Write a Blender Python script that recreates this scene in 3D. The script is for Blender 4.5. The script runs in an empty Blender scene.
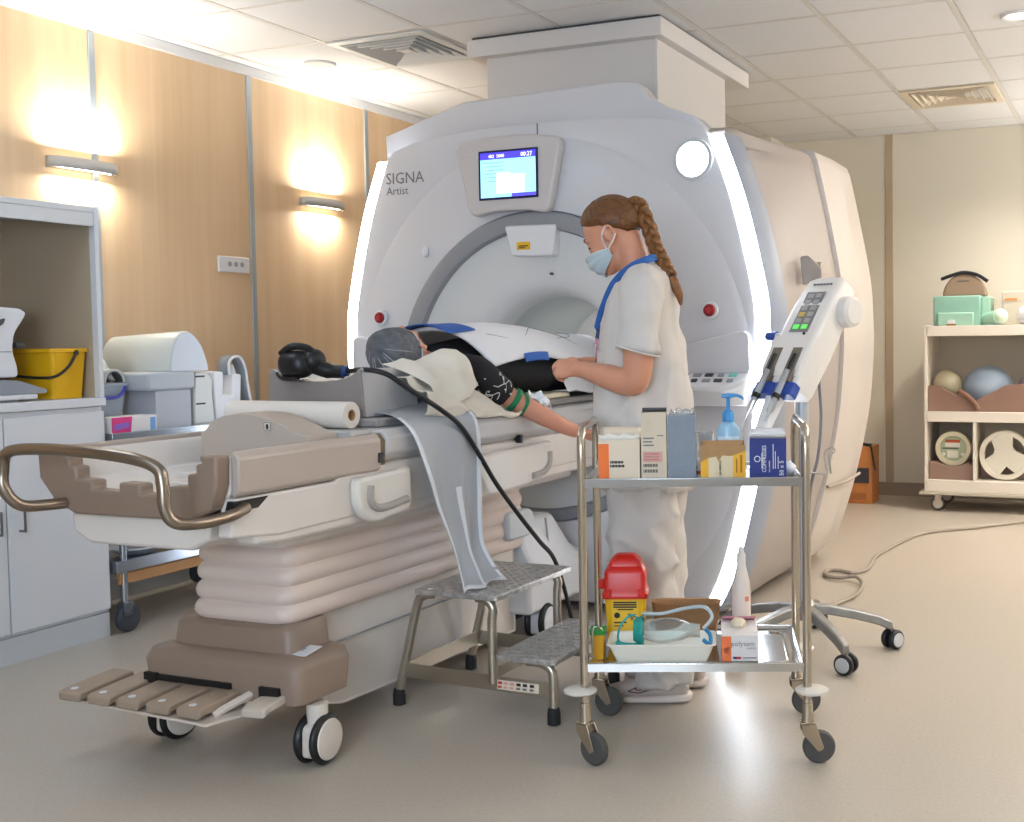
import bpy, bmesh, math, random
from math import sin, cos, pi, radians, sqrt
from mathutils import Vector, Matrix, noise
random.seed(7)
S = bpy.context.scene
COL = S.collection

# ---------------------------------------------------------------- camera
yaw, pit, rol, FPX = -0.3912, -0.0477, 0.0125, 1145.7
fw = Vector((sin(yaw)*cos(pit), cos(yaw)*cos(pit), sin(pit)))
rt = Vector((cos(yaw), -sin(yaw), 0)); dn = fw.cross(rt)
r2 = rt*cos(rol) + dn*sin(rol); d2 = dn*cos(rol) - rt*sin(rol)
cd = bpy.data.cameras.new('camera'); cam = bpy.data.objects.new('camera', cd); COL.objects.link(cam)
M3 = Matrix((r2, -d2, -fw)).transposed()
cam.matrix_world = Matrix.Translation((0, 0, 1.2)) @ M3.to_4x4()
cd.sensor_fit = 'HORIZONTAL'; cd.sensor_width = 36; cd.lens = FPX*36/1024
cd.shift_x = -0.1547; cd.shift_y = -0.0163; cd.clip_start = 0.05
S.camera = cam

# ---------------------------------------------------------------- world, exposure
W = bpy.data.worlds.new('world'); S.world = W; W.use_nodes = True
W.node_tree.nodes['Background'].inputs[0].default_value = (0.78, 0.86, 1, 1)
W.node_tree.nodes['Background'].inputs[1].default_value = 0.25
S.view_settings.view_transform = 'Standard'; S.view_settings.look = 'None'
S.view_settings.gamma = 1; S.view_settings.use_curve_mapping = False
S.view_settings.exposure = 0.14

def area(name, loc, target, sx, sy, power, col, spread=180):
    d = bpy.data.lights.new(name, 'AREA'); d.shape = 'RECTANGLE'; d.size = sx; d.size_y = sy
    d.energy = power; d.color = col; d.spread = radians(spread)
    o = bpy.data.objects.new(name, d); COL.objects.link(o); o.location = loc
    o.rotation_euler = (Vector(target) - Vector(loc)).to_track_quat('-Z', 'Y').to_euler()
    return o
def spot(name, loc, target, power, col, size=100, blend=.6, r=.06):
    d = bpy.data.lights.new(name, 'SPOT'); d.energy = power; d.color = col; d.spot_size = radians(size)
    d.spot_blend = blend; d.shadow_soft_size = r
    o = bpy.data.objects.new(name, d); COL.objects.link(o); o.location = loc
    o.rotation_euler = (Vector(target) - Vector(loc)).to_track_quat('-Z', 'Y').to_euler()
    return o
WARM = (1, .89, .77); COOL = (.70, .84, 1)
# cool ceiling luminaires over the operator's side of the room, behind and above the camera
area('ceiling_panel_light', (-1.6, .3, 2.68), (-1.6, .3, 0), 1.2, .6, 9, COOL)
area('ceiling_panel_light', (-3.4, 2.2, 2.68), (-3.4, 2.2, 0), .6, .6, 9, COOL)
# window of the control room in the wall behind the camera
area('control_window_light', (-.8, -1.38, 1.5), (-2.2, 4, 1.0), 2.4, 1.2, 112, COOL)
# warm downlights on the right
for lx, ly, p in ((-.554, 5.704, 12), (.5, 4.2, 13), (.3, 7.2, 24), (-.7, 7.6, 26)):
    spot('downlight_lamp', (lx, ly, 2.69), (lx, ly, 0), p*4, WARM, 140, .9, .05)
# added uplights without fixtures at the right, to brighten ceiling and back wall
for lx, ly in ((1.78, 3.6), (1.78, 5.6), (1.78, 7.6), (.9, 8.5)):
    area('added_uplight', (lx, ly, 2.05), (lx-.3, ly-(.3 if lx < 1 else 0), 3), .4, .1, 50, (1, .96, .91), 140)

# ---------------------------------------------------------------- helpers
OFF = {}
def srgb(h):
    h = h.lstrip('#'); c = [int(h[i:i+2], 16)/255 for i in (0, 2, 4)]
    return tuple(x/12.92 if x <= .04045 else ((x+.055)/1.055)**2.4 for x in c)
MATS = {}
def mat(name, col, rough=.5, metal=0, var=0, vs=8, bump=0, bs=40, emit=0, trans=0, alpha=1, spec=.5, coat=0, sss=0, stretch=None, sheen=0, ior=1.45):
    if name in MATS: return MATS[name]
    if isinstance(col, str): col = srgb(col)
    m = bpy.data.materials.new(name); m.use_nodes = True; nt = m.node_tree; b = nt.nodes['Principled BSDF']
    b.inputs['Base Color'].default_value = (*col, 1); b.inputs['Roughness'].default_value = rough
    b.inputs['Metallic'].default_value = metal; b.inputs['Specular IOR Level'].default_value = spec
    b.inputs['IOR'].default_value = ior
    if coat: b.inputs['Coat Weight'].default_value = coat; b.inputs['Coat Roughness'].default_value = .15
    if trans: b.inputs['Transmission Weight'].default_value = trans
    if alpha < 1: b.inputs['Alpha'].default_value = alpha
    if sss: b.inputs['Subsurface Weight'].default_value = sss; b.inputs['Subsurface Radius'].default_value = (.01, .004, .002); b.inputs['Subsurface Scale'].default_value = .6
    if sheen: b.inputs['Sheen Weight'].default_value = sheen
    if emit: b.inputs['Emission Color'].default_value = (*col, 1); b.inputs['Emission Strength'].default_value = emit
    if var or bump:
        tc = nt.nodes.new('ShaderNodeTexCoord'); mp = nt.nodes.new('ShaderNodeMapping')
        nt.links.new(tc.outputs['Object'], mp.inputs[0])
        if stretch: mp.inputs['Scale'].default_value = stretch
        if var:
            n = nt.nodes.new('ShaderNodeTexNoise'); n.inputs['Scale'].default_value = vs; n.inputs['Detail'].default_value = 5
            nt.links.new(mp.outputs[0], n.inputs[0])
            r = nt.nodes.new('ShaderNodeMapRange'); r.inputs[1].default_value = .3; r.inputs[2].default_value = .7
            r.inputs[3].default_value = 1-var; r.inputs[4].default_value = 1+var
            nt.links.new(n.outputs[0], r.inputs[0])
            x = nt.nodes.new('ShaderNodeMix'); x.data_type = 'RGBA'; x.blend_type = 'MULTIPLY'; x.inputs[0].default_value = 1
            x.inputs[6].default_value = (*col, 1); nt.links.new(r.outputs[0], x.inputs[7])
            nt.links.new(x.outputs[2], b.inputs['Base Color'])
        if bump:
            n = nt.nodes.new('ShaderNodeTexNoise'); n.inputs['Scale'].default_value = bs; n.inputs['Detail'].default_value = 4
            nt.links.new(mp.outputs[0], n.inputs[0])
            q = nt.nodes.new('ShaderNodeBump'); q.inputs['Strength'].default_value = bump; q.inputs['Distance'].default_value = .01
            nt.links.new(n.outputs[0], q.inputs['Height']); nt.links.new(q.outputs[0], b.inputs['Normal'])
    MATS[name] = m
    return m

def spl(pts, n=6, closed=False):
    P = [Vector(p) for p in pts]; out = []; L = len(P); rng = L if closed else L-1
    for i in range(rng):
        if closed: a, b, c, d = P[(i-1) % L], P[i], P[(i+1) % L], P[(i+2) % L]
        else: a, b, c, d = P[max(i-1, 0)], P[i], P[i+1], P[min(i+2, L-1)]
        for k in range(n):
            t = k/n
            out.append(.5*((2*b)+(c-a)*t+(2*a-5*b+4*c-d)*t*t+(3*b-a-3*c+d)*t**3))
    if not closed: out.append(P[-1])
    return out
def rpoly(pts, r, n=4):
    out = []; L = len(pts)
    for i in range(L):
        p = Vector(pts[i]); a = Vector(pts[i-1]); b = Vector(pts[(i+1) % L]); rr = r[i] if isinstance(r, (list, tuple)) else r
        da = (a-p); db = (b-p); k = min(rr, da.length*.49, db.length*.49)
        if k <= 1e-6: out.append(p); continue
        s = p+da.normalized()*k; e = p+db.normalized()*k
        for j in range(n+1):
            t = j/n; out.append(s*(1-t)**2+p*2*t*(1-t)+e*t*t)
    return out
def rot(ax, deg): return Matrix.Rotation(radians(deg), 3, ax)
def frame(z, x=None):
    z = Vector(z).normalized(); x = Vector(x) if x is not None else (Vector((0, 0, 1)) if abs(z.z) < .9 else Vector((1, 0, 0)))
    y = z.cross(x).normalized(); x = y.cross(z); return Matrix((x, y, z)).transposed()

class MB:
    def __init__(s): s.v = []; s.f = []
    def add(s, v, f):
        o = len(s.v); s.v += [Vector(p) for p in v]; s.f += [[o+i for i in q] for q in f]; return s
    def box(s, c, d, R=None):
        c = Vector(c); h = [x/2 for x in d]; vs = []
        for x in (-1, 1):
            for y in (-1, 1):
                for z in (-1, 1):
                    p = Vector((x*h[0], y*h[1], z*h[2])); vs.append(c+(R @ p if R else p))
        return s.add(vs, [(0, 1, 3, 2), (4, 6, 7, 5), (0, 4, 5, 1), (2, 3, 7, 6), (0, 2, 6, 4), (1, 5, 7, 3)])
    def bb(s, x0, x1, y0, y1, z0, z1): return s.box(((x0+x1)/2, (y0+y1)/2, (z0+z1)/2), (x1-x0, y1-y0, z1-z0))
    def loft(s, rings, caps=True, closed=True):
        n = len(rings[0]); vs = [p for r in rings for p in r]; f = []
        for i in range(len(rings)-1):
            for j in range(n if closed else n-1):
                k = (j+1) % n; f.append((i*n+j, i*n+k, (i+1)*n+k, (i+1)*n+j))
        if caps: f.append(tuple(range(n))[::-1]); f.append(tuple((len(rings)-1)*n+j for j in range(n)))
        return s.add(vs, f)
    def prism(s, poly, ax, a, b):
        def m(p, t): return {'x': (t, p[0], p[1]), 'y': (p[0], t, p[1]), 'z': (p[0], p[1], t)}[ax]
        return s.loft([[m(p, a) for p in poly], [m(p, b) for p in poly]])
    def tube(s, path, r, n=8, caps=True, closed=False, sq=None):
        P = [Vector(p) for p in path]; L = len(P); rs = r if isinstance(r, (list, tuple)) else [r]*L
        T = [((P[(i+1) % L]-P[i-1]) if closed else (P[min(i+1, L-1)]-P[max(i-1, 0)])).normalized() for i in range(L)]
        F = frame(T[0]); u = F.col[0].copy(); rings = []
        for i in range(L):
            u = (u-T[i]*u.dot(T[i])).normalized(); w = T[i].cross(u)
            a, b = (rs[i] if isinstance(rs[i], (tuple, list)) else (rs[i], rs[i]))
            rings.append([P[i]+u*a*cos(2*pi*k/n)+w*b*sin(2*pi*k/n) for k in range(n)])
        if closed: rings.append(rings[0]); caps = False
        return s.loft(rings, caps)
    def cyl(s, p0, p1, r0, r1=None, n=20, caps=True):
        return s.tube([p0, p1], [r0, r0 if r1 is None else r1], n, caps)
    def lathe(s, prof, c=(0, 0, 0), R=None, n=24, caps=True):
        c = Vector(c); rings = []
        for r, z in prof:
            ring = []
            for k in range(n):
                p = Vector((r*cos(2*pi*k/n), r*sin(2*pi*k/n), z)); ring.append(c+(R @ p if R else p))
            rings.append(ring)
        return s.loft(rings, caps)
    def ell(s, c, r, R=None, nu=20, nv=12):
        c = Vector(c); rings = []
        for i in range(1, nv):
            t = pi*i/nv; ring = []
            for k in range(nu):
                p = Vector((r[0]*sin(t)*cos(2*pi*k/nu), r[1]*sin(t)*sin(2*pi*k/nu), r[2]*cos(t))); ring.append(c+(R @ p if R else p))
            rings.append(ring)
        o = len(s.v); s.loft(rings, False)
        t = Vector((0, 0, r[2])); t = R @ t if R else t
        a = len(s.v); s.v += [c+t, c-t]; m = len(rings)-1
        for k in range(nu):
            j = (k+1) % nu; s.f.append([a, o+k, o+j]); s.f.append([a+1, o+m*nu+j, o+m*nu+k])
        return s
    def grid(s, fn, nu, nv, thick=0):
        vs = [Vector(fn(i/nu, j/nv)) for j in range(nv+1) for i in range(nu+1)]
        f = [(j*(nu+1)+i, j*(nu+1)+i+1, (j+1)*(nu+1)+i+1, (j+1)*(nu+1)+i) for j in range(nv) for i in range(nu)]
        return s.add(vs, f)
    def xf(s, fn):
        s.v = [Vector(fn(p)) for p in s.v]; return s

def children_of(o): return o.children
def build(name, mb, m, parent=None, bevel=0, ang=35, solid=0, sub=0, voxel=0, sm=0, seg=2, flat=False, label=None, recalc=True):
    me = bpy.data.meshes.new(name)
    off = OFF.get(parent.name, Vector((0, 0, 0))) if parent else None
    if parent is None:
        xs = [p.x for p in mb.v]; ys = [p.y for p in mb.v]; zs = [p.z for p in mb.v]
        off = Vector(((min(xs)+max(xs))/2, (min(ys)+max(ys))/2, min(zs)))
    me.from_pydata([p-off for p in mb.v], [], mb.f); me.update()
    if recalc:
        bm = bmesh.new(); bm.from_mesh(me); bmesh.ops.recalc_face_normals(bm, faces=bm.faces); bm.to_mesh(me); bm.free()
    if not flat:
        me.shade_smooth()
        if not (sub or voxel): me.set_sharp_from_angle(angle=radians(ang))
    o = bpy.data.objects.new(name, me); COL.objects.link(o)
    if isinstance(m, (list, tuple)):
        for k in m: me.materials.append(k)
    else: me.materials.append(m)
    if parent: o.parent = parent; OFF[o.name] = off
    else: o.location = off; OFF[o.name] = off
    if solid: q = o.modifiers.new('solid', 'SOLIDIFY'); q.thickness = solid; q.offset = 0
    if voxel: q = o.modifiers.new('remesh', 'REMESH'); q.mode = 'VOXEL'; q.voxel_size = voxel; q.use_smooth_shade = True
    if sm: q = o.modifiers.new('smooth', 'SMOOTH'); q.iterations = sm; q.factor = .5
    if sub: q = o.modifiers.new('sub', 'SUBSURF'); q.levels = sub; q.render_levels = sub
    if bevel: q = o.modifiers.new('bevel', 'BEVEL'); q.width = bevel; q.segments = seg; q.limit_method = 'ANGLE'; q.angle_limit = radians(40)
    if label: o['label'] = label
    return o
def tag(o, label=None, cat=None, group=None, kind=None):
    if label: o['label'] = label
    if cat: o['category'] = cat
    if group: o['group'] = group
    if kind: o['kind'] = kind
    return o
def thing(name, label, cat, loc, rz=None, group=None, kind=None):
    o = bpy.data.objects.new(name, None); COL.objects.link(o); o.location = loc; o.empty_display_size = .1
    if rz is None: OFF[o.name] = Vector(loc)          # parts given in room coordinates
    else: o.rotation_euler = (0, 0, radians(rz))      # parts given in the thing's own frame
    return tag(o, label, cat, group, kind)
def bake(o, fn):
    """replace the modifiers of o by their result, then move every vertex by fn(co, normal)"""
    bpy.context.view_layer.update()
    me = bpy.data.meshes.new_from_object(o.evaluated_get(bpy.context.evaluated_depsgraph_get()))
    o.modifiers.clear(); me.name = o.name
    N = [v.normal.copy() for v in me.vertices]
    for v, n in zip(me.vertices, N): v.co += n*fn(v.co, n)
    me.materials.clear(); me.materials.append(o.data.materials[0]); me.shade_smooth(); o.data = me
    return o
def text(name, s, size, pos, R, m, parent, align='LEFT', ext=.0004, sx=1):
    c = bpy.data.curves.new(name, 'FONT'); c.body = s; c.size = size; c.extrude = ext; c.align_x = align; c.resolution_u = 2
    t = bpy.data.objects.new(name, c); COL.objects.link(t)
    me = bpy.data.meshes.new_from_object(t); bpy.data.objects.remove(t); bpy.data.curves.remove(c)
    off = OFF.get(parent.name, Vector((0, 0, 0))); P = Vector(pos)
    for v in me.vertices: v.co = R @ Vector((v.co.x*sx, v.co.y, v.co.z)) + P - off
    me.materials.clear(); me.materials.append(m)
    o = bpy.data.objects.new(name, me); COL.objects.link(o); o.parent = parent; OFF[o.name] = off
    return o
def dup(o, par=None, **kw):
    c = o.copy(); COL.objects.link(c); c.parent = par
    for ch in list(o.children): dup(ch, c)
    for k in kw: setattr(c, k, kw[k])
    return c
FRONT = Matrix(((1, 0, 0), (0, 0, -1), (0, 1, 0)))     # text standing upright, read looking along +Y
RIGHT = Matrix(((0, 0, 1), (1, 0, 0), (0, 1, 0)))      # text on a face that looks along +X

# ---------------------------------------------------------------- materials
def wood_mat():
    m = mat('beech_panel', '#d9b48a', .42); nt = m.node_tree; b = nt.nodes['Principled BSDF']
    tc = nt.nodes.new('ShaderNodeTexCoord'); mp = nt.nodes.new('ShaderNodeMapping'); mp.inputs['Scale'].default_value = (9, 9, .35)
    nt.links.new(tc.outputs['Object'], mp.inputs[0])
    n = nt.nodes.new('ShaderNodeTexNoise'); n.inputs['Scale'].default_value = 1.3; n.inputs['Detail'].default_value = 7; n.inputs['Roughness'].default_value = .6
    nt.links.new(mp.outputs[0], n.inputs[0])
    r = nt.nodes.new('ShaderNodeValToRGB'); e = r.color_ramp.elements
    e[0].position = .3; e[0].color = (*srgb('#d4b490'), 1); e[1].position = .7; e[1].color = (*srgb('#dfc5a2'), 1)
    nt.links.new(n.outputs[0], r.inputs[0]); nt.links.new(r.outputs[0], b.inputs['Base Color'])
    return m
WOOD = wood_mat()
WHITE = mat('white_plastic', '#dfe0e4', .35)
WHITE2 = mat('white_laminate', '#dcdde0', .4)
MRIW = mat('scanner_white', '#d3d3d8', .3, coat=.15)
BEIGE = mat('beige_plastic', '#d8cabd', .38)
TAUPE = mat('taupe_plastic', '#9b8778', .42)
GREY = mat('grey_plastic', '#9a9ca1', .4)
LGREY = mat('light_grey_plastic', '#c6cace', .4)
DGREY = mat('dark_grey', '#4a4a4d', .5)
BLACK = mat('black_plastic', '#17171a', .38)
RUB = mat('black_rubber', '#232325', .7)
STEEL = mat('brushed_steel', '#c9c6bf', .24, 1, bump=.03, bs=60)
CHROME = mat('polished_steel', '#d2d2d0', .12, 1)
BRONZE = mat('bronze_tube', '#94877a', .3, 1)
ALU = mat('cast_aluminium', '#9b9a98', .45, .9, var=.12, vs=14)
STRIP = mat('anodised_strip', '#a9b4be', .35, .6)
TILE = mat('ceiling_tile_white', '#e3e4e7', .9, bump=.06, bs=220)
GRIDM = mat('ceiling_grid_white', '#d8d5d2', .6)
CREAMW = mat('cream_wall_panel', '#ddd7c8', .55, var=.02, vs=1.5)
PLINTH = mat('taupe_plinth', '#9c8b7a', .55)
LED = mat('led_white', (.86, .92, 1), .4, emit=14)
LAMPW = mat('lamp_glass', (1, .88, .68), .4, emit=7)
LAMPC = mat('lamp_disc', (.92, .96, 1), .4, emit=6)
INK = mat('print_black', '#2a2a2c', .6)
INKG = mat('print_grey', '#77777a', .6)
INKW = mat('print_white', '#f2f2f2', .6)
RED = mat('red_plastic', '#d02418', .32)
YELLOW = mat('yellow_plastic', '#e9b416', .4)
ORANGE = mat('orange_print', '#f0762b', .55)
GREEN = mat('green_band', '#1c7d50', .6)
BLUE = mat('blue_plastic', '#23459a', .4)
PAPER = mat('white_paper', '#ece6da', .8)
CARD = mat('cardboard', '#b18b5f', .8, var=.06, vs=20)
# ================================================================ SETTING
XL, YB, ZC = -4.51, 8.633, 2.714
XR, YF = 1.9, -1.5
def floor_mat():
    m = mat('vinyl_floor', '#c9b8a0', .3, spec=.45); nt = m.node_tree; b = nt.nodes['Principled BSDF']
    tc = nt.nodes.new('ShaderNodeTexCoord')
    n = nt.nodes.new('ShaderNodeTexNoise'); n.inputs['Scale'].default_value = 90; n.inputs['Detail'].default_value = 3
    nt.links.new(tc.outputs['Object'], n.inputs[0])
    r = nt.nodes.new('ShaderNodeValToRGB'); e = r.color_ramp.elements
    e[0].position = .3; e[0].color = (*srgb('#b2a89b'), 1); e[1].position = .7; e[1].color = (*srgb('#bcb3a6'), 1)
    nt.links.new(n.outputs[0], r.inputs[0]); nt.links.new(r.outputs[0], b.inputs['Base Color'])
    b.inputs['Roughness'].default_value = .3
    return m
o = build('floor', MB().bb(XL-.12, XR+.12, YF-.12, YB+.12, -.1, 0), floor_mat()); tag(o, kind='structure')
ceil = build('ceiling', MB().bb(XL-.12, XR+.12, YF-.12, YB+.12, ZC+.004, ZC+.12), TILE); tag(ceil, kind='structure')
# suspended ceiling: tee grid and one mesh per tile
gx = [-4.415+.6*i for i in range(12)]; gy = [-1.305+.6025*j for j in range(18)]
g = MB()
for x in gx:
    if XL < x < XR: g.bb(x-.012, x+.012, YF, YB, ZC-.004, ZC+.004)
for y in gy:
    if YF < y < YB: g.bb(XL, XR, y-.009, y+.009, ZC-.0035, ZC+.004)
build('ceiling_grid', g, GRIDM, ceil)
tile_me = None
for i in range(-1, len(gx)):
    for j in range(6, len(gy)):
        x0 = gx[i] if i >= 0 else XL; x1 = gx[i+1] if i+1 < len(gx) else XR
        y0 = gy[j]; y1 = gy[j+1] if j+1 < len(gy) else YB
        if x0 > XR-.05 or x1-x0 < .03 or y1-y0 < .03: continue
        cx, cy = (x0+x1)/2, (y0+y1)/2
        full = abs(x1-x0-.6) < .01 and abs(y1-y0-.6025) < .01
        if abs(cx+3.515) < .1 and abs(cy-5.02) < .1: continue        # air diffuser takes this place
        if abs(cx+1.115) < .1 and abs(cy-7.43) < .1: continue
        if full and tile_me:
            t = bpy.data.objects.new('ceiling_tile', tile_me); COL.objects.link(t); t.parent = ceil
        else:
            hx, hy = (x1-x0)/2-.014, (y1-y0)/2-.011
            b = MB().loft([[(-hx, -hy, .006), (hx, -hy, .006), (hx, hy, .006), (-hx, hy, .006)], [(-hx, -hy, .001), (hx, -hy, .001), (hx, hy, .001), (-hx, hy, .001)],
                           [(-hx+.006, -hy+.006, -.003), (hx-.006, -hy+.006, -.003), (hx-.006, hy-.006, -.003), (-hx+.006, hy-.006, -.003)]])
            OFF_save = OFF.pop(ceil.name, None)
            t = build('ceiling_tile', b, TILE, ceil, flat=True)
            if full: tile_me = t.data
        t.location = (cx-ceil.location.x, cy-ceil.location.y, ZC-ceil.location.z)

# left wall: beech panels with aluminium cover strips
wl = build('wall_left', MB().bb(XL-.12, XL-.012, YF, YB, 0, ZC), CREAMW); tag(wl, kind='structure')
OFF[wl.name] = wl.location.copy()
ys = [YF, -.05, .95, 1.95, 2.95, 3.95, 4.96, 5.98, 7.0, 8.0, YB]
for a, b in zip(ys, ys[1:]):
    build('wood_panel', MB().bb(XL-.012, XL, a+.004, b-.004, .1, 2.66), WOOD, wl, bevel=.002)
for y in ys[1:-1]:
    build('panel_strip', MB().bb(XL-.002, XL+.008, y-.017, y+.017, .1, 2.655), STRIP, wl, bevel=.002)
o = build('trim_1', MB().bb(XL-.012, XL+.012, YF, YB, 2.66, ZC-.003), WHITE2); tag(o, kind='structure')
o = build('baseboard_left', MB().bb(XL-.012, XL+.012, YF, YB, 0, .1), mat('left_plinth', '#b9bcbd', .5)); tag(o, kind='structure')
# back wall: cream panels, brown joint strips, taupe plinth
wb = build('wall_back', MB().bb(XL, XR, YB+.012, YB+.12, 0, ZC), CREAMW); tag(wb, kind='structure')
OFF[wb.name] = wb.location.copy()
xs = [XL+.012, -3.767, -2.767, -1.767, -.76, .24, 1.24, XR-.012]
for a, b in zip(xs, xs[1:]):
    build('wall_panel', MB().bb(a+.004, b-.004, YB, YB+.012, .1, ZC-.004), CREAMW, wb, bevel=.002)
for x in xs[1:-1]:
    build('panel_strip', MB().bb(x-.03, x+.03, YB-.008, YB+.006, .1, ZC-.004), mat('brown_strip', '#b3a28a', .5), wb, bevel=.002)
o = build('baseboard_back', MB().bb(XL+.012, XR-.012, YB-.012, YB+.012, 0, .1), PLINTH); tag(o, kind='structure')
o = build('trim_2', MB().bb(XL+.013, -2.58, 8.3, YB-.001, 2.6, ZC-.004), CREAMW, bevel=.003); tag(o, kind='structure')
o = build('wall_right', MB().bb(XR, XR+.12, YF, YB, 0, ZC), CREAMW); tag(o, kind='structure')
o = build('wall_front', MB().bb(XL, XR, YF-.12, YF, 0, ZC), mat('front_wall_white', '#d9dadc', .6)); tag(o, kind='structure')

# wall sconces
def sconce(y, label):
    t = thing('wall_sconce', label, 'wall lamp', (XL, y, 2.0), group='uplighters on the wood wall')
    n = 16; rings = []
    def arc(z, e):
        return [(XL+.01+(.075+e)*sin(pi*k/n)**.6, y-(.18+e*.3)*cos(pi*k/n), z) for k in range(n+1)]
    b = MB().loft([arc(2.0, 0), arc(2.05, 0)], False, False)
    build('front_shield', b, mat('sconce_grey', '#c3c1be', .4), t, solid=.004)
    build('wall_plate', MB().bb(XL, XL+.018, y-.17, y+.17, 2.005, 2.04), WHITE, t, bevel=.003)
    build('glass_diffuser', MB().tube([(XL+.035, y-.14, 2.018), (XL+.035, y+.14, 2.018)], .016, 12), LAMPW, t)
    for dz, p, tz in ((.075, 12, 3), (-.05, 4, 0)):
        d = bpy.data.lights.new('sconce_lamp', 'AREA'); d.shape = 'RECTANGLE'; d.size = .28; d.size_y = .05
        d.energy = p; d.color = (1, .94, .82)
        l = bpy.data.objects.new('sconce_lamp', d); COL.objects.link(l); l.location = (XL+.05, y, 2.02+dz)
        l.rotation_euler = (pi if dz > 0 else 0, 0, pi/2)
    return t
sconce(3.865, 'wall uplighter on the wood panelling above the white storage cabinet')
sconce(5.52, 'wall uplighter on the wood panelling beside the scanner')
# socket plate
t = thing('wall_socket', 'white triple socket plate on the wood panelling below the uplighters', 'socket', (XL, 4.81, 1.59))
build('plate', MB().bb(XL, XL+.012, 4.697, 4.922, 1.588, 1.672), WHITE, t, bevel=.004)
for k in range(3):
    y = 4.775+k*.045
    build('socket_hole', MB().cyl((XL+.011, y, 1.632), (XL+.0135, y, 1.632), .014, n=14), GREY, t)
# ceiling air diffusers
def diffuser(cx, cy, label, m):
    t = thing('air_diffuser', label, 'vent', (cx, cy, ZC-.02), rz=0, group='square ceiling diffusers')
    h = .285
    def sq(a, z): return [(-a, -a, z), (a, -a, z), (a, a, z), (-a, a, z)]
    b = MB().loft([sq(h, .016), sq(h, .006), sq(h-.045, .006), sq(h-.05, .03)], False)
    build('frame', b, m, t, flat=True)
    build('duct_back', MB().loft([sq(h-.05, .029), sq(h-.05, .0285)]), DGREY, t, flat=True)
    for k in range(5):
        a = h-.06-k*.046
        build('louvre', MB().loft([sq(a, .003), sq(a-.02, .024), sq(a-.023, .024), sq(a-.003, .001), sq(a, .003)], False), m, t, flat=True)
    build('centre_plate', MB().loft([sq(.03, .004), sq(.02, .012)]), m, t, flat=True)
    return t
diffuser(-3.515, 5.02, 'square louvred air diffuser in the ceiling left of the scanner', mat('diffuser_white', '#d5d7d8', .5))
diffuser(-1.115, 7.43, 'square louvred air diffuser in the ceiling near the back wall', mat('diffuser_cream', '#d8ccb8', .5))
# recessed downlights
def downlight(x, y, label, m):
    t = thing('recessed_downlight', label, 'ceiling light', (x, y, ZC-.012), rz=0, group='recessed downlights')
    build('trim_ring', MB().lathe([(.06, .008), (.085, .008), (.085, .003), (.075, -.004), (.058, 0), (.06, .008)], caps=False), WHITE, t)
    build('lens', MB().lathe([(.059, .006), (.058, .003)]), m, t)
downlight(-4.114, 5.075, 'unlit recessed downlight by the wood wall', mat('lens_off', '#cfcfcc', .3))
downlight(-.554, 5.704, 'lit recessed downlight at the right of the ceiling', mat('lens_on', (1, .85, .65), .3, emit=5))
# ================================================================ SCANNER
CX, YM = -2.475, 4.5
PROF = [(.80, .04), (.835, .08), (.90, .22), (.952, .40), (1.035, .78), (1.06, 1.10), (1.06, 1.234), (1.048, 1.397), (.962, 1.769), (.862, 2.05)]
def half(z):
    if z <= PROF[0][1]: return PROF[0][0]
    for (h0, z0), (h1, z1) in zip(PROF, PROF[1:]):
        if z <= z1: t = (z-z0)/(z1-z0); return h0+(h1-h0)*t
    return PROF[-1][0]
SP = spl([(h, z, 0) for h, z in PROF], 5)
def outline(d=0.0, top=2.165, zb=.04):
    """closed outline of the front cover, d metres inside the side edge"""
    R = [(CX+p.x-d, max(p.y, zb)) for p in SP]; L = [(CX-p.x+d, max(p.y, zb)) for p in SP][::-1]
    x1 = SP[-1].x-d
    T = [(CX+x1*cos(pi*k/20), 2.05+(top-2.05)*sin(pi*k/20)**.8) for k in range(1, 20)]
    return R+T+L
def polar(poly, c, n):
    """radius of the closed polygon seen from c at n angles"""
    out = []
    for k in range(n):
        a = 2*pi*k/n; dx, dz = cos(a), sin(a); best = 9
        for (x0, z0), (x1, z1) in zip(poly, poly[1:]+poly[:1]):
            ex, ez = x1-x0, z1-z0; det = dx*(-ez)+dz*ex
            if abs(det) < 1e-9: continue
            t = ((x0-c[0])*(-ez)+(z0-c[1])*ex)/det; u = (dx*(z0-c[1])-dz*(x0-c[0]))/det
            if t > 0 and -1e-6 <= u <= 1+1e-6: best = min(best, t)
        out.append(best)
    return out
NA = 144; C0 = (CX, 1.0)
def ringpts(rx, rt_, rb, y):      # half circle above, flatter half ellipse below
    return [(CX-.02+rx*cos(2*pi*k/NA), y, 1.0+(rt_ if k <= NA/2 else rb)*sin(2*pi*k/NA)) for k in range(NA)]
def rad_to_pts(rs, y): return [(CX+r*cos(2*pi*k/NA), y, 1.0+r*sin(2*pi*k/NA)) for k, r in enumerate(rs)]
mri = thing('mri_scanner', 'large white scanner with glowing light strips and a round bore, patient table docked in front', 'scanner', (CX, 5.3, 0))
out_r = polar(outline(.058), C0, NA)
ell_r = [1/sqrt((cos(2*pi*k/NA)/1.0)**2+(sin(2*pi*k/NA)/1.1)**2) for k in range(NA)]
arc_r = [min(a, b-.03) for a, b in zip(ell_r, out_r)]
build('front_cover', MB().loft([rad_to_pts(out_r, YM+.06), rad_to_pts([r-.004 for r in out_r], YM+.002), rad_to_pts([r-.012 for r in out_r], YM), rad_to_pts([a-.006 for a in arc_r], YM)], False), MRIW, mri, ang=50)
build('inner_cover', MB().loft([rad_to_pts(arc_r, YM+.002), rad_to_pts([a-.035 for a in arc_r], YM-.006), ringpts(.73, .78, .61, YM-.008), ringpts(.726, .776, .606, YM+.01)], False), MRIW, mri, ang=50)
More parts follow.
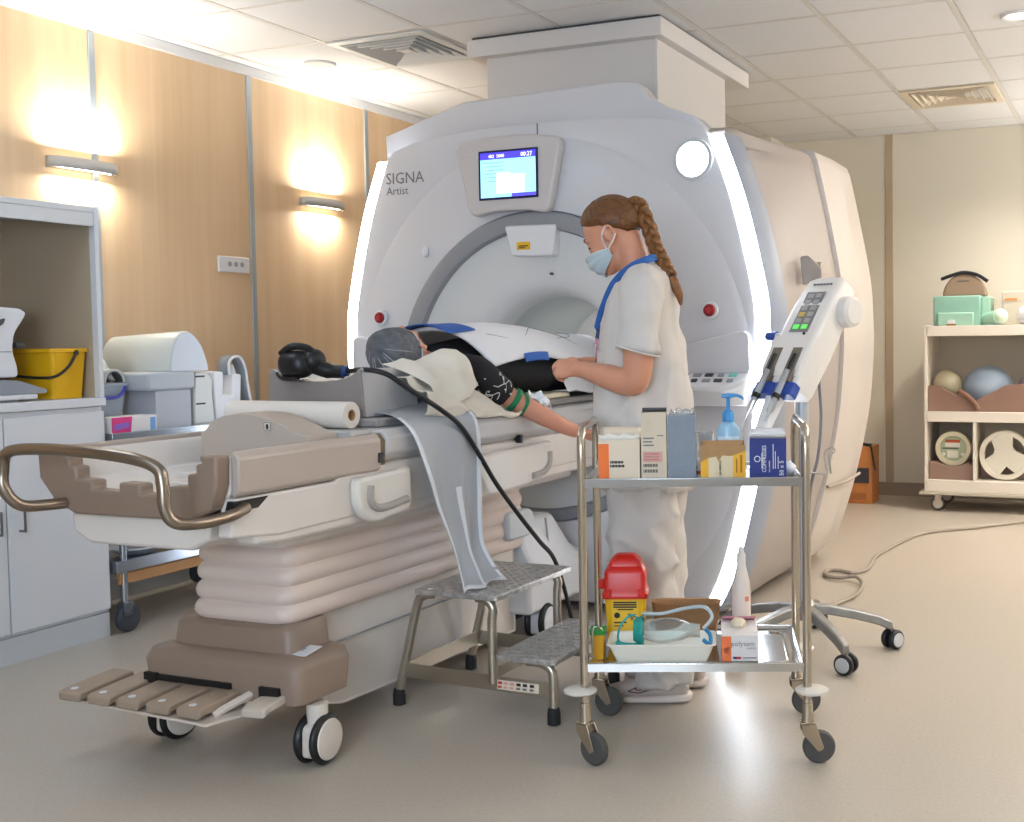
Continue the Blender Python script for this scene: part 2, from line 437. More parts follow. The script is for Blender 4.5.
build('bore_ring', MB().loft([ringpts(.726, .776, .606, YM+.012), ringpts(.724, .774, .604, YM-.02), ringpts(.716, .766, .596, YM-.026), ringpts(.653, .703, .558, YM-.016), ringpts(.645, .695, .55, YM+.02)], False), mat('ring_grey', '#8f9197', .35), mri, ang=60)
CB, RB = 1.07, .335
def blend(t, y):
    a = ringpts(.645, .695, .55, y); r = []
    for k in range(NA):
        th = 2*pi*k/NA; b = Vector((CX+RB*cos(th), y, CB+RB*sin(th))); r.append(Vector(a[k]).lerp(b, t))
    return r
fun = [blend(t, YM+dy) for t, dy in ((0, .012), (.03, .014), (.3, .03), (.6, .05), (.72, .06), (.82, .075), (.89, .094), (.94, .118), (.97, .145), (.99, .175), (1, .215))]
build('bore_funnel', MB().loft(fun, False), mat('funnel_white', '#d9dada', .32), mri, ang=60)
bt = [blend(1, YM+.215), blend(1, YM+.4), blend(1, YM+1.2), blend(1, YM+1.75)]
build('bore_tube', MB().loft(bt, False), mat('bore_lining', '#c2c5c3', .28), mri, ang=60)
bl_ = bpy.data.lights.new('bore_lamp', 'AREA'); bl_.shape = 'RECTANGLE'; bl_.size = .1; bl_.size_y = 1.0; bl_.energy = 2.4; bl_.color = (.93, .98, 1)
bo_ = bpy.data.objects.new('bore_lamp', bl_); COL.objects.link(bo_); bo_.location = (CX, 5.4, CB+RB-.015)
# light strips down both edges, dark band outside them, body behind
zs = [.08+(2.05-.08)*k/40 for k in range(41)]
def sprof(z):
    for a, b in zip(SP, SP[1:]):
        if a.y <= z <= b.y+1e-6: return a.x+(b.x-a.x)*(z-a.y)/max(b.y-a.y, 1e-6)
    return SP[0].x if z < 1 else SP[-1].x
for s in (1, -1):
    b = MB().loft([[(CX+s*(sprof(z)-.056), YM+.004, z), (CX+s*(sprof(z)-.03), YM-.003, z), (CX+s*sprof(z), YM+.012, z), (CX+s*(sprof(z)-.01), YM+.05, z), (CX+s*(sprof(z)-.06), YM+.05, z)] for z in zs])
    build('light_strip', b, LED, mri, ang=60)
    b = MB().loft([[(CX+s*(sprof(z)+.002), YM+.014, z), (CX+s*(sprof(z)+.028), YM+.06, z), (CX+s*(sprof(z)+.04), YM+.14, z), (CX+s*(sprof(z)-.02), YM+.14, z), (CX+s*(sprof(z)-.02), YM+.05, z)] for z in [.04]+zs])
    build('edge_band', b, mat('band_grey', '#9aa2b2', .3), mri, ang=60)
# housing: barrel cross sections swept to the rear
BODY = [(.80, .03), (.90, .12), (1.0, .40), (1.085, .78), (1.115, 1.10), (1.115, 1.30), (1.10, 1.50), (1.05, 1.77), (1.0, 2.0), (.97, 2.10), (.86, 2.19), (.70, 2.26), (.45, 2.33)]
BODY_LOW = BODY[:8]+[(1.0, 2.0), (.985, 2.05), (.955, 2.085), (.80, 2.10), (.45, 2.105)]
def section(y, dx, dz=0, low=1, front=0):
    P = spl([(h, z, 0) for h, z in (BODY_LOW if low else BODY)], 4); R = []
    for p in P:
        f = sprof(min(max(p.y, .05), 2.05))+.035 if p.y < 2.02 else (.852 if p.y < 2.2 else p.x-.06)
        x = p.x*(1-front)+f*front
        R.append((x+dx, p.y+dz*max(0, (p.y-1)/1.2)))
    return [(CX+x, y, z) for x, z in R]+[(CX-x, y, z) for x, z in R[::-1]]
FR = section(YM+.10, -.01, -.03, front=1)
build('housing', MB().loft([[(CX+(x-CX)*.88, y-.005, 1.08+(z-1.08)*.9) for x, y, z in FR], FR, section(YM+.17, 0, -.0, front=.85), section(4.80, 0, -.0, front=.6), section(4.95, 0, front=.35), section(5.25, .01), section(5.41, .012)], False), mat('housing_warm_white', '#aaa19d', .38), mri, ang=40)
tc = [(-3.36, 2.0), (-3.37, 2.19), (-2.93, 2.315), (-2.14, 2.335), (-2.05, 2.325), (-1.99, 2.255), (-1.90, 2.20), (-1.78, 2.155), (-1.72, 2.10), (-1.72, 2.0)]
build('top_cover', MB().prism(tc, 'y', 4.62, 4.74), MRIW, mri, bevel=.006)
build('rear_cover', MB().loft([section(5.412, -.05, -.05), section(5.414, .004, .0), section(5.418, .03, .02), section(5.75, .035, .03), section(6.08, .03, .03), section(6.12, .0, .0)], True), mat('rear_white', '#d2cac5', .36), mri, ang=40)
for s in (1, -1):
    build('rear_seam', MB().tube([(CX+s*1.06, 5.42, .475), (CX+s*1.075, 5.75, .462), (CX+s*1.07, 6.06, .47)], .008, 8), mat('seam_brown', '#a2948a', .5), mri)
# display
def wedge(pts, y0, y1, r=.05): return MB().prism([(p.x, p.y) for p in rpoly([(x, z, 0) for x, z in pts], r, 6)], 'y', y0, y1)
bez = [(-2.865, 2.085), (-2.72, 2.108), (-2.5, 2.108), (-2.325, 2.085), (-2.395, 1.755), (-2.5, 1.778), (-2.68, 1.778), (-2.79, 1.755)]
d = build('display_unit', wedge(bez, YM-.065, YM-.01, .045), mat('bezel_grey', '#cbc6c6', .35), mri, bevel=.012, seg=3)
y = YM-.066
build('screen_frame', MB().bb(-2.738, -2.438, y-.004, y+.002, 1.828, 2.045), mat('screen_edge', '#14124e', .3), d, bevel=.003)
def panel(name, x0, x1, z0, z1, col, k, e=1.0, par=None):
    return build(name, MB().bb(x0, x1, y-.0045-k, y-.003, z0, z1), mat(name+'_glow', col, .4, emit=e), par or d, flat=True)
panel('screen', -2.727, -2.449, 1.838, 2.035, '#9fe4f7', 0, 1.0)
panel('screen_title', -2.727, -2.449, 2.005, 2.035, '#4a3fd8', .0006, .9)
panel('screen_footer', -2.57, -2.449, 1.838, 1.853, '#5a50dd', .0006, .9)
panel('screen_window', -2.645, -2.505, 1.855, 1.935, '#ffffff', .0006, 1.2)
panel('screen_window', -2.645, -2.58, 1.93, 1.945, '#fff4f4', .0007, 1.2)
IW = mat('glow_print', (1, 1, 1), .4, emit=1.2)
text('screen_text', '00:27', .026, (-2.522, y-.0056, 2.0105), FRONT, IW, d)
text('screen_text', '402  5000', .02, (-2.685, y-.0056, 2.012), FRONT, IW, d)
for k, (w, x) in enumerate(((.11, -2.71), (.09, -2.70), (.08, -2.69), (.10, -2.71), (.06, -2.71), (.05, -2.69))):
    panel('screen_line', x, x+w, 1.99-k*.016-.0015, 1.99-k*.016+.0015, '#7f93c8', .0008, .6)
# lettering, lamp, laser unit, buttons
text('lettering', 'SIGNA', .075, (-3.285, YM-.001, 1.942), FRONT, INKG, mri, sx=.98)
text('lettering', 'Artist', .052, (-3.282, YM-.001, 1.892), FRONT, INKG, mri)
build('seam', MB().bb(CX-.003, CX+.003, YM-.0015, YM+.002, 2.10, 2.16), INKG, mri)
build('lamp_rim', MB().lathe([(.073, 0), (.09, 0), (.088, .012), (.074, .014)], (-1.74, YM, 1.95), rot('X', 90), 32, False), LGREY, mri)
build('round_lamp', MB().lathe([(.074, 0), (.073, .008), (.05, .012), (.0, .013)], (-1.74, YM, 1.95), rot('X', 90), 32, False), LAMPC, mri)
lz = [(-2.635, 1.715), (-2.375, 1.712), (-2.395, 1.575), (-2.46, 1.575), (-2.6, 1.58)]
l = build('laser_unit', wedge(lz, YM-.03, YM+.09, .015), WHITE, mri, bevel=.006)
build('laser_label', MB().bb(-2.572, -2.505, YM-.0315, YM-.029, 1.606, 1.64), YELLOW, l, flat=True)
build('label_print', MB().bb(-2.562, -2.515, YM-.032, YM-.031, 1.62, 1.625), INK, l, flat=True)
build('label_print', MB().bb(-2.562, -2.53, YM-.032, YM-.031, 1.613, 1.617), INK, l, flat=True)
build('bore_marker', MB().cyl((-2.44, YM+.055, 1.50), (-2.44, YM+.035, 1.50), .006, n=8), DGREY, mri)
for bx in (-3.32, -1.665):
    build('button_collar', MB().lathe([(.036, 0), (.034, .012), (.026, .014)], (bx, YM-.012, 1.32), rot('X', 90), 20), WHITE, mri)
    b_ = build('stop_button', MB().lathe([(.026, .01), (.026, .02), (.02, .026), (.0, .027)], (bx, YM-.012, 1.32), rot('X', 90), 20, False), mat('stop_red', '#8e1d22', .35), mri)
    build('button_cap', MB().lathe([(.012, .026), (.012, .029), (0, .03)], (bx, YM-.012, 1.32), rot('X', 90), 14, False), mat('stop_red_cap', '#b5333a', .35), b_)
build('call_button', MB().ell((-3.065, YM-.014, 1.62), (.017, .012, .026)), WHITE, mri)
# control consoles left and right of the bore
def console(s):
    c = Vector((CX+s*.835, 0, 0))
    def X(x): return c.x+s*x
    bp = [(-.17, 1.05), (-.16, 1.17), (.125, 1.235), (.15, 1.22), (.155, 1.06)]
    b = build('console_back', MB().prism([(p.x, p.y) for p in rpoly([(X(x), z, 0) for x, z in bp], .02, 4)], 'y', YM-.05, YM-.008), MRIW, mri, bevel=.008)
    sh = [(-.17, YM-.02), (-.17, YM-.13), (.08, YM-.14), (.15, YM-.08), (.155, YM-.02)]
    t = MB(); pr = rpoly([(X(x), yy, 0) for x, yy in sh], .03, 5)
    def slope(yy): return 1.072+.55*(yy-(YM-.02))
    t.loft([[(p.x, p.y, slope(p.y)) for p in pr], [(p.x, p.y, slope(p.y)-.022) for p in pr], [(c.x+(p.x-c.x)*.93, YM-.02+(p.y-YM+.02)*.85, .985) for p in pr], [(c.x+(p.x-c.x)*.9, YM-.02+(p.y-YM+.02)*.6, .925) for p in pr]])
    build('console_tray', t, WHITE, mri, bevel=.006)
    k = 0
    for row in range(2):
        for col in range(5):
            x = -.12+col*.052; yy = YM-.062-row*.038
            m = mat('key_teal', '#7fd6cb', .4) if (row, col) == (0, 4) else (GREY if k % 2 else DGREY)
            build('key', MB().box((X(x), yy, slope(yy)+.002), (.034 if k % 3 else .024, .02, .008), rot('X', 28.8)), m, mri); k += 1
console(1); console(-1)
# side latch on the right flank
b = MB().prism([(p.x, p.y) for p in rpoly([(CX+1.09, 1.555, 0), (CX+1.125, 1.56, 0), (CX+1.185, 1.50, 0), (CX+1.185, 1.46, 0), (CX+1.10, 1.43, 0)], .012, 3)], 'y', 4.86, 4.885)
build('side_latch', b, mat('latch_grey', '#a89f99', .35), mri, bevel=.006)
build('latch_pin', MB().cyl((CX+1.08, 5.0, 1.52), (CX+1.15, 5.0, 1.52), .018), STEEL, mri)

# cable chase between scanner and ceiling
ch = thing('ceiling_chase', 'white boxed duct joining the top of the scanner to the ceiling', 'duct', (-2.6, 5.6, 2.25))
build('duct_column', MB().bb(-3.04, -2.12, 5.02, 5.98, 2.0, 2.62), mat('chase_white', '#d9d6d6', .45), ch, bevel=.004)
build('duct_flange', MB().bb(-3.12, -2.07, 4.96, 6.24, 2.612, 2.697), mat('chase_white', '#d9d6d6'), ch, bevel=.004)
build('duct_gap', MB().bb(-3.10, -2.09, 4.98, 6.22, 2.697, 2.713), DGREY, ch)
build('cover_edge', MB().bb(-2.135, -2.112, 5.012, 5.06, 2.26, 2.6), mat('chase_white', '#d9d6d6'), ch, bevel=.003)
build('cover_panel', MB().bb(-2.12, -2.112, 5.3, 5.96, 2.08, 2.33), mat('chase_white', '#d9d6d6'), ch, bevel=.003)

# ================================================================ PATIENT TABLE
TX = -2.49
tb = thing('patient_table', 'white and taupe wheeled patient table docked to the scanner, bent tube handle', 'patient table', (TX, 3.3, 0))
TW = mat('table_white', '#ded6cf', .36); TR = mat('table_rail', '#b5a79c', .34)
def sidepoly(y0, y1, z0, z1, x0, x1): return MB().bb(x0, x1, y0, y1, z0, z1)
# tray: U-section channel
tr = MB(); pr = [(-.30, .913), (-.305, .90), (-.305, .815), (-.27, .78), (.27, .78), (.30, .815), (.30, .90), (.295, .913), (.285, .90), (.25, .83), (.18, .805), (-.18, .805), (-.25, .83), (-.285, .90)]
tr.prism([(TX+x, z) for x, z in pr], 'y', 2.301, 4.5)
build('tray', tr, TW, tb, bevel=.006)
# taupe end piece at the foot end
e = [(-.335, .918), (-.33, .84), (-.27, .775), (-.20, .745), (.20, .745), (.28, .775), (.302, .84), (.305, .918), (.245, .916), (.255, .895), (.235, .895), (.235, .868), (.205, .868), (.205, .835), (.13, .832), (.13, .81), (.04, .81), (.04, .836), (-.035, .838), (-.035, .812), (-.13, .815), (-.13, .84), (-.19, .842), (-.19, .875), (-.215, .876), (-.215, .9), (-.24, .902), (-.24, .918)]
build('end_piece', MB().prism([(TX+x, z) for x, z in e], 'y', 2.25, 2.30), mat('end_taupe', '#8c7869', .42), tb, bevel=.008)
for s in (1, -1):
    b = build('side_rail', MB().prism([(TX+s*x, z) for x, z in ((.304, .922), (.314, .926), (.332, .905), (.33, .815), (.304, .80))], 'y', 2.302, 2.90), TR, tb, bevel=.006)
    build('rail_joint', MB().prism([(TX+s*x, z) for x, z in ((.27, .92), (.305, .922), (.325, .90), (.322, .825), (.27, .825))], 'y', 2.90, 2.93), mat('joint_brown', '#7b6a52', .5), tb)
    build('side_rail', MB().prism([(TX+s*x, z) for x, z in ((.27, .93), (.312, .933), (.336, .91), (.334, .86), (.31, .835), (.27, .835))], 'y', 2.93, 4.42), mat('rail_silver', '#c0bdbd', .3), tb, bevel=.006)
    p = [(2.30 if s > 0 else 2.45, .80), (2.70, .80), (2.76, .86), (2.82, .875), (2.90, .875), (2.90, .83), (3.3, .83), (4.42, .83), (4.42, .70), (2.46, .68), (2.28 if s > 0 else 2.45, .70)]
    build('side_panel', MB().prism(p, 'x', TX+s*.27, TX+s*.318), TW, tb, bevel=.008)
    build('lower_panel', MB().prism([(2.36, .735), (4.40, .735), (4.40, .66), (2.5, .655), (2.38, .665)], 'x', TX+s*.24, TX+s*.312), TW, tb, bevel=.012)
    build('slot', MB().prism([(2.29, .795), (2.42, .795), (2.38, .768), (2.28, .768)], 'x', TX+s*.30, TX+s*.3195), BLACK, tb)
    # hand grips: plates with a hooked opening
    def grip(y0, y1, z0, z1, hook):
        L = y1-y0; R_ = .07
        out = [(p.x, p.y) for p in rpoly([(y0, z1, 0), (y1, z1+.01, 0), (y1, z0+.02, 0), (y0+L*.25, z0, 0), (y0, z0+.05, 0)] if hook < 0 else [(y0, z1, 0), (y1, z1+.01, 0), (y1, z0+.07, 0), (y1-L*.25, z0+.01, 0), (y0, z0, 0)], [.02, .02, .03, .07, .05] if hook < 0 else [.02, .02, .07, .09, .02], 6)]
        g_ = build('grip_plate', MB().prism(out, 'x', TX+s*.316, TX+s*.352), mat('grip_cream', '#ded8d0', .32), tb, bevel=.012, seg=3)
        q = spl([(TX+s*.353, y0+L*.2, z1-.025), (TX+s*.353, y0+L*.2, z1-.075), (TX+s*.353, y0+L*.4, z0+.045), (TX+s*.353, y1-L*.12, z0+.055)] if hook < 0 else [(TX+s*.353, y1-.035, z1-.03), (TX+s*.353, y1-.04, z1-.075), (TX+s*.353, y1-.09, z0+.045), (TX+s*.353, y1-.17, z0+.04)], 5)
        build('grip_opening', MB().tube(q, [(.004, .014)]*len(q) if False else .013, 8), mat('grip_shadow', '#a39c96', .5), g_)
        return g_
    grip(2.76, 3.03, .655, .80, -1); grip(3.40, 3.97, .65, .80, 1)
    build('rail_clip', MB().bb(TX+s*.31, TX+s*.336, 2.885, 2.905, .835, .865), BLACK, tb)
    build('rail_clip', MB().bb(TX+s*.31, TX+s*.339, 3.74, 3.755, .82, .85), BLACK, tb)
# tray floor details
build('tray_ridge', MB().bb(TX-.12, TX+.10, 2.45, 2.47, .803, .815), TW, tb, bevel=.003)
build('tray_ridge', MB().bb(TX-.2, TX+.2, 2.6, 2.63, .803, .822), TW, tb, bevel=.003)
build('underside', MB().prism([(TX+x, z) for x, z in ((-.25, .745), (.25, .745), (.24, .69), (.18, .66), (-.18, .66), (-.24, .69))], 'y', 2.28, 2.8), TW, tb, bevel=.01)
build('carriage', MB().bb(TX-.24, TX+.24, 2.55, 4.35, .62, .69), TW, tb, bevel=.02)
# mattress surface
build('table_top', MB().prism([(TX+x, z) for x, z in ((-.27, .918), (-.262, .933), (.262, .933), (.27, .918), (.2, .86), (-.2, .86))], 'y', 2.84, 4.9), mat('top_grey', '#b9b5b3', .4), tb, bevel=.004)
build('pad', MB().prism([(TX+x, z) for x, z in ((-.262, .934), (-.258, .962), (.258, .962), (.262, .934))], 'y', 2.98, 4.85), mat('pad_grey', '#8f8a88', .55), tb, bevel=.008)
# bent tube handle
hp = [(TX-.21, 2.34, .775), (TX-.245, 2.2, .775), (TX-.255, 2.13, .785), (TX-.272, 2.10, .83), (TX-.274, 2.10, .88), (TX-.25, 2.095, .925), (TX-.15, 2.08, .94), (TX+.05, 2.07, .94), (TX+.2, 2.085, .925), (TX+.265, 2.10, .90), (TX+.28, 2.10, .86), (TX+.285, 2.10, .80), (TX+.30, 2.12, .765), (TX+.325, 2.18, .758), (TX+.335, 2.26, .763), (TX+.325, 2.33, .775)]
build('end_handle', MB().tube(spl(hp, 6), .0155, 12), BRONZE, tb, ang=60)
# bellows
def rr(hx, y0, y1, r, z, cx=0):
    c = TX+cx; pts = rpoly([(c-hx, y0, 0), (c+hx, y0, 0), (c+hx, y1, 0), (c-hx, y1, 0)], r, 6); return [(p.x, p.y, z) for p in pts]
rings = []
nf = 5
for k in range(nf*6+1):
    t = k/(nf*6); z = .388+(.66-.388)*t; ph = (t*nf) % 1
    bul = .012*abs(sin(pi*t*nf))**.6; e_ = .028*(1-t)
    rings.append(rr(.172+bul+e_*.3, 2.60-bul+.03*(t), 3.98, .06, z, .035))
build('bellows', MB().loft(rings), mat('bellows_beige', '#dccbc1', .33), tb, ang=50)
# base
TB = mat('base_taupe', '#8e7b6d', .42)
build('base_cover', MB().loft([rr(.228, 2.57, 2.76, .04, .30, .02), rr(.22, 2.58, 2.76, .04, .375, .02), rr(.208, 2.60, 2.76, .04, .39, .02)]), TB, tb, bevel=.004, ang=60)
build('base_cover', MB().loft([rr(.286, 2.52, 2.75, .04, .185, .03), rr(.29, 2.51, 2.76, .04, .275, .03), rr(.28, 2.52, 2.76, .05, .302, .03), rr(.23, 2.56, 2.76, .05, .312, .022)]), TB, tb, ang=60)
build('base_skirt', MB().loft([[(TX+s_*w, y_, z_) for y_, z_ in ((2.71, .388), (2.72, .20), (2.79, .10), (2.86, .08), (3.93, .05), (3.93, .388))] for s_, w in ((-1, .185), (-1, .197), (1, .197), (1, .185))]), TW, tb, bevel=.006)
build('skirt_groove', MB().bb(TX+.19, TX+.1965, 2.8, 3.9, .278, .282), GREY, tb)
build('skirt_lip', MB().prism([(2.80, .225), (2.87, .24), (2.87, .252), (2.80, .24)], 'x', TX+.18, TX+.212), TW, tb, bevel=.003)
build('rating_plate', MB().box((TX+.235, 2.62, .316), (.11, .075, .004), rot('X', 8)), WHITE2, tb, bevel=.002)
build('plate_print', MB().box((TX+.225, 2.62, .3185), (.06, .02, .002), rot('X', 8)), GREY, tb)
for sx_, w in ((-.27, .05), (.27, .07)): build('pedal_recess', MB().bb(TX+sx_*.82-w/2, TX+sx_*.82+w/2, 2.505, 2.53, .205, .235), BLACK, tb)
build('pedal_recess', MB().bb(TX-.21, TX+.08, 2.507, 2.53, .215, .232), BLACK, tb)
for k in range(5):
    x = TX-.385+k*.1125
    p = build('pedal', MB().loft([[(x-.043, yy, zz), (x+.043, yy, zz), (x+.041, yy, zz-.026), (x-.041, yy, zz-.026)] for yy, zz in ((2.362, .198), (2.377, .203), (2.50, .212), (2.56, .215))]), mat('pedal_taupe', '#a08d7b', .5), tb, bevel=.006)
    build('pedal_mark', MB().cyl((x-.005, 2.388, .2035), (x-.005, 2.388, .2055), .011, n=10), WHITE, p)
build('pedal_guard', MB().prism([(TX-.43, 2.40), (TX+.13, 2.36), (TX+.19, 2.54), (TX-.40, 2.58)], 'z', .158, .166), BEIGE, tb, bevel=.002)
build('pedal_guard_arm', MB().tube([(TX+.10, 2.42, .17), (TX+.15, 2.54, .21)], (.012), 8), BEIGE, tb)
build('release_pedal', MB().loft([[(TX+.19, yy, zz), (TX+.27, yy, zz+.004), (TX+.27, yy, zz-.022), (TX+.19, yy, zz-.026)] for yy, zz in ((2.43, .195), (2.45, .203), (2.53, .212))]), mat('pedal_cream', '#cdbfb0', .45), tb, bevel=.006)
def twin_caster(x, y, r, ww, gap, m_t, m_h, par, zt, name='caster', a=0):
    Rm = rot('Z', a)
    def P(p): return Rm @ Vector(p)+Vector((x, y, 0))
    body = build(name, MB().prism([(p.x, p.y) for p in rpoly([(-r*.75, r*.35, 0), (-r*.7, zt-.01, 0), (r*.5, zt, 0), (r*.7, r*1.2, 0), (r*.55, r*.35, 0)], r*.3, 4)], 'x', -gap/2, gap/2).xf(P), m_h, par, bevel=.004)
    build('caster_stem', MB().cyl(P((0, 0, zt-.03)), P((0, 0, zt+.045)), r*.42, n=14), m_h, body)
    for s in (1, -1):
        A = s*gap/2; B = s*(gap/2+ww); Q = rot('Y', 90*s)
        pf = [(r*.45, 0), (r*.93, 0), (r, .008), (r, ww-.01), (r*.9, ww-.002), (r*.82, ww)]
        build('wheel', MB().lathe(pf, (0, 0, 0), Q, 28, True).xf(lambda p: P((p.x+A, p.y, p.z+r))), m_t, body, ang=50)
        build('wheel_cap', MB().lathe([(r*.82, ww-.002), (r*.78, ww+.004), (r*.5, ww+.008), (0, ww+.009)], (0, 0, 0), Q, 24, False).xf(lambda p: P((p.x+A, p.y, p.z+r))), m_h, body)
    return body
CW = mat('caster_white', '#ded3c8', .4)
twin_caster(TX+.312, 2.60, .073, .022, .034, BLACK, CW, tb, .13, a=4)
twin_caster(TX-.25, 2.62, .073, .022, .034, BLACK, CW, tb, .13, a=-6)
# docking end near the scanner
dk = MB().loft([[(TX+sx_*h, y_, z_) for sx_, h, z_ in ((-1, .26, .14), (1, .26, .14), (1, .27, .30), (1, .2, t_), (-1, .2, t_), (-1, .27, .30))] for y_, t_ in ((3.95, .43), (4.06, .49), (4.22, .485), (4.36, .33), (4.39, .30))])
build('dock_housing', dk, WHITE, tb, bevel=.015)
build('dock_bumper', MB().prism([(p.x, p.y) for p in rpoly([(3.80, .43, 0), (3.99, .43, 0), (4.01, .49, 0), (3.98, .54, 0), (3.8, .54, 0)], .03, 5)], 'x', TX-.22, TX+.245), LGREY, tb, bevel=.01)
build('dock_seam', MB().box((TX+.2365, 4.12, .40), (.008, .006, .16), rot('X', 10)), GREY, tb)
build('dock_skirt', MB().bb(TX-.27, TX+.275, 3.9, 4.36, .12, .27), WHITE, tb, bevel=.02)
twin_caster(TX+.245, 4.03, .073, .024, .04, BLACK, WHITE, tb, .125, a=6)
twin_caster(TX-.245, 4.03, .073, .024, .04, BLACK, WHITE, tb, .125, a=-6)
build('undercarriage', MB().bb(TX-.15, TX+.15, 3.9, 4.2, .075, .12), DGREY, tb)
# ================================================================ TROLLEY
tr = thing('steel_trolley', 'two-shelf stainless steel trolley with boxes on top, in front of the nurse', 'trolley', (-1.23, 3.179, 0), rz=20.47)
TXF, TYF = -.309, -.21
def L(x, y, z): return (x+TXF, y+TYF, z)
for x in (-.012, .617):
    p = [L(x, .0, .17), L(x, .0, .86)]+[tuple(v) for v in spl([L(x, .0, .90), L(x, .012, .935), L(x, .05, .952)], 4)]+[tuple(v) for v in spl([L(x, .37, .952), L(x, .408, .935), L(x, .42, .90)], 4)]+[L(x, .42, .86), L(x, .42, .17)]
    build('side_frame', MB().tube(p, .0125, 12), mat('trolley_steel', '#bdb2a3', .22, 1), tr, ang=60)
def shelf(z, nm):
    b = MB(); x0, x1, y0, y1 = -.004, .609, -.008, .428
    def q(i, zz): return [L(x0+i, y0+i, zz), L(x1-i, y0+i, zz), L(x1-i, y1-i, zz), L(x0+i, y1-i, zz)]
    b.loft([q(.0, z-.012), q(0, z+.012), q(.004, z+.014), q(.012, z+.010), q(.02, z), q(.022, z-.001)], False)
    b.add(q(.022, z-.001), [(0, 1, 2, 3)])
    b.loft([q(0, z-.012), q(.02, z-.012), q(.022, z-.004)], False); b.add(q(.022, z-.004), [(0, 1, 2, 3)])
    s = build(nm, b, CHROME, tr, bevel=.0015)
    e = [L(.045, .035, z+.001), L(.57, .035, z+.001), L(.57, .385, z+.001), L(.045, .385, z+.001)]
    build('raised_bead', MB().tube([Vector(p) for p in rpoly(e, .05, 6)], .004, 6, closed=True), CHROME, s)
shelf(.80, 'top_shelf'); shelf(.275, 'bottom_shelf')
def swivel(x, y, a, i):
    c = build('caster_fork', MB().prism([(p.x, p.y) for p in rpoly([(-.02, .118, 0), (.02, .118, 0), (.045, .045, 0), (.028, .035, 0), (-.018, .09, 0)], .006, 3)], 'y', -.019, -.015).prism([(p.x, p.y) for p in rpoly([(-.02, .118, 0), (.02, .118, 0), (.045, .045, 0), (.028, .035, 0), (-.018, .09, 0)], .006, 3)], 'y', .015, .019).bb(-.02, .02, -.019, .019, .112, .12).cyl((0, 0, .118), (0, 0, .175), .017, .0145, 14).xf(lambda p: rot('Z', a) @ p+Vector(L(x, y, 0))), mat('trolley_steel', '#b3a48f'), tr, bevel=.0015)
    Q = rot('Z', a)
    build('wheel', MB().lathe([(.010, -.013), (.034, -.012), (.042, -.012), (.0465, -.006), (.0465, .006), (.042, .012), (.034, .012), (.01, .013)], (0, 0, 0), rot('X', 90), 26).xf(lambda p: Q @ (p+Vector((.032, 0, .0465)))+Vector(L(x, y, 0))), mat('wheel_rubber', '#4f4d4b', .6), c)
    build('wheel_hub', MB().lathe([(.026, -.0135), (.024, -.0145), (.006, -.016)], (0, 0, 0), rot('X', 90), 18).xf(lambda p: Q @ (p+Vector((.032, 0, .0465)))+Vector(L(x, y, 0))), GREY, c)
swivel(-.012, 0, -35, 0); swivel(.617, 0, 5, 1); swivel(-.012, .42, -15, 2); swivel(.617, .42, 10, 3)
for x, y in ((-.012, 0), (.617, 0), (-.012, .42), (.617, .42)):
    sx_ = -.012 if x < 0 else .012; sy_ = -.01 if y == 0 else .01
    build('bumper_disc', MB().lathe([(.0, 0), (.04, 0), (.047, .004), (.047, .009), (.04, .013), (.012, .014)], L(x+sx_, y+sy_, .205), n=28), mat('bumper_white', '#d8d2c8', .5), tr)

# ---- things on the trolley. Every carton is an Empty in the trolley's own direction
RZ = radians(20.47)
def TP(x, y, z):
    a, b = x+TXF, y+TYF; return (-1.23+a*cos(RZ)-b*sin(RZ), 3.179+a*sin(RZ)+b*cos(RZ), z)
ZT, ZB = .8005, .2755
def bent_flap(w, h, m, par, pos, tilt, name='flap', jag=0):
    n = 8
    def fn(u, v): return Vector((u*w, 0, v*h*(1-jag*(.5+.5*sin(u*17)))))
    R = rot('X', tilt)
    return build(name, MB().grid(lambda u, v: R @ fn(u, v)+Vector(pos), n, 2), m, par, solid=.0012)
def carton(name, label, cat, x, y, z, w, d, h, m, rz=0, open_top=True):
    t = thing(name, label, cat, TP(x, y, z), rz=20.47+rz)
    b = MB(); k = .0015
    def q(i, zz): return [(i, i, zz), (w-i, i, zz), (w-i, d-i, zz), (i, d-i, zz)]
    if open_top:
        b.loft([q(0, 0), q(0, h), q(k, h), q(k, k)], False); b.add(q(0, 0), [(0, 1, 2, 3)]); b.add(q(k, k), [(0, 1, 2, 3)])
    else: b.loft([q(0, 0), q(0, h)])
    build('carton', b, m, t, flat=True)
    return t
def stripe(t, x0, x1, z0, z1, m, name='print_block', y=-.0006): return build(name, MB().bb(x0, x1, y, y+.0008, z0, z1), m, t, flat=True)
CREAM = mat('carton_cream', '#e3d3bd', .7); CREAM2 = mat('carton_buff', '#d8c9b3', .7)
t = carton('mask_carton', 'low cream and orange carton with torn open top at the left end of the trolley', 'box', .032, .045, ZT, .118, .10, .118, CREAM)
stripe(t, 0, .03, 0, .105, ORANGE); bent_flap(.115, .02, PAPER, t, (.001, .0, .117), -8, jag=.5); bent_flap(.115, .035, CREAM, t, (.001, .1, .117), -40)
for zz, ws in ((.049, (.003, .007, .009, .008, .006)), (.038, (.004, .008, .007, .009, .008))):
    x = .033
    for w in ws: stripe(t, x, x+w, zz, zz+.007, INK); x += w+.0012
t = carton('tall_carton', 'tall narrow buff carton with a pink print block, standing on the trolley', 'box', .1545, .045, ZT, .072, .07, .193, CREAM2)
stripe(t, .005, .06, .052, .082, mat('pink_print', '#dba59b', .7))
for k, (zz, w) in enumerate(((.118, .03), (.108, .026), (.098, .03))): stripe(t, .006, .006+w, zz, zz+.004, INKG)
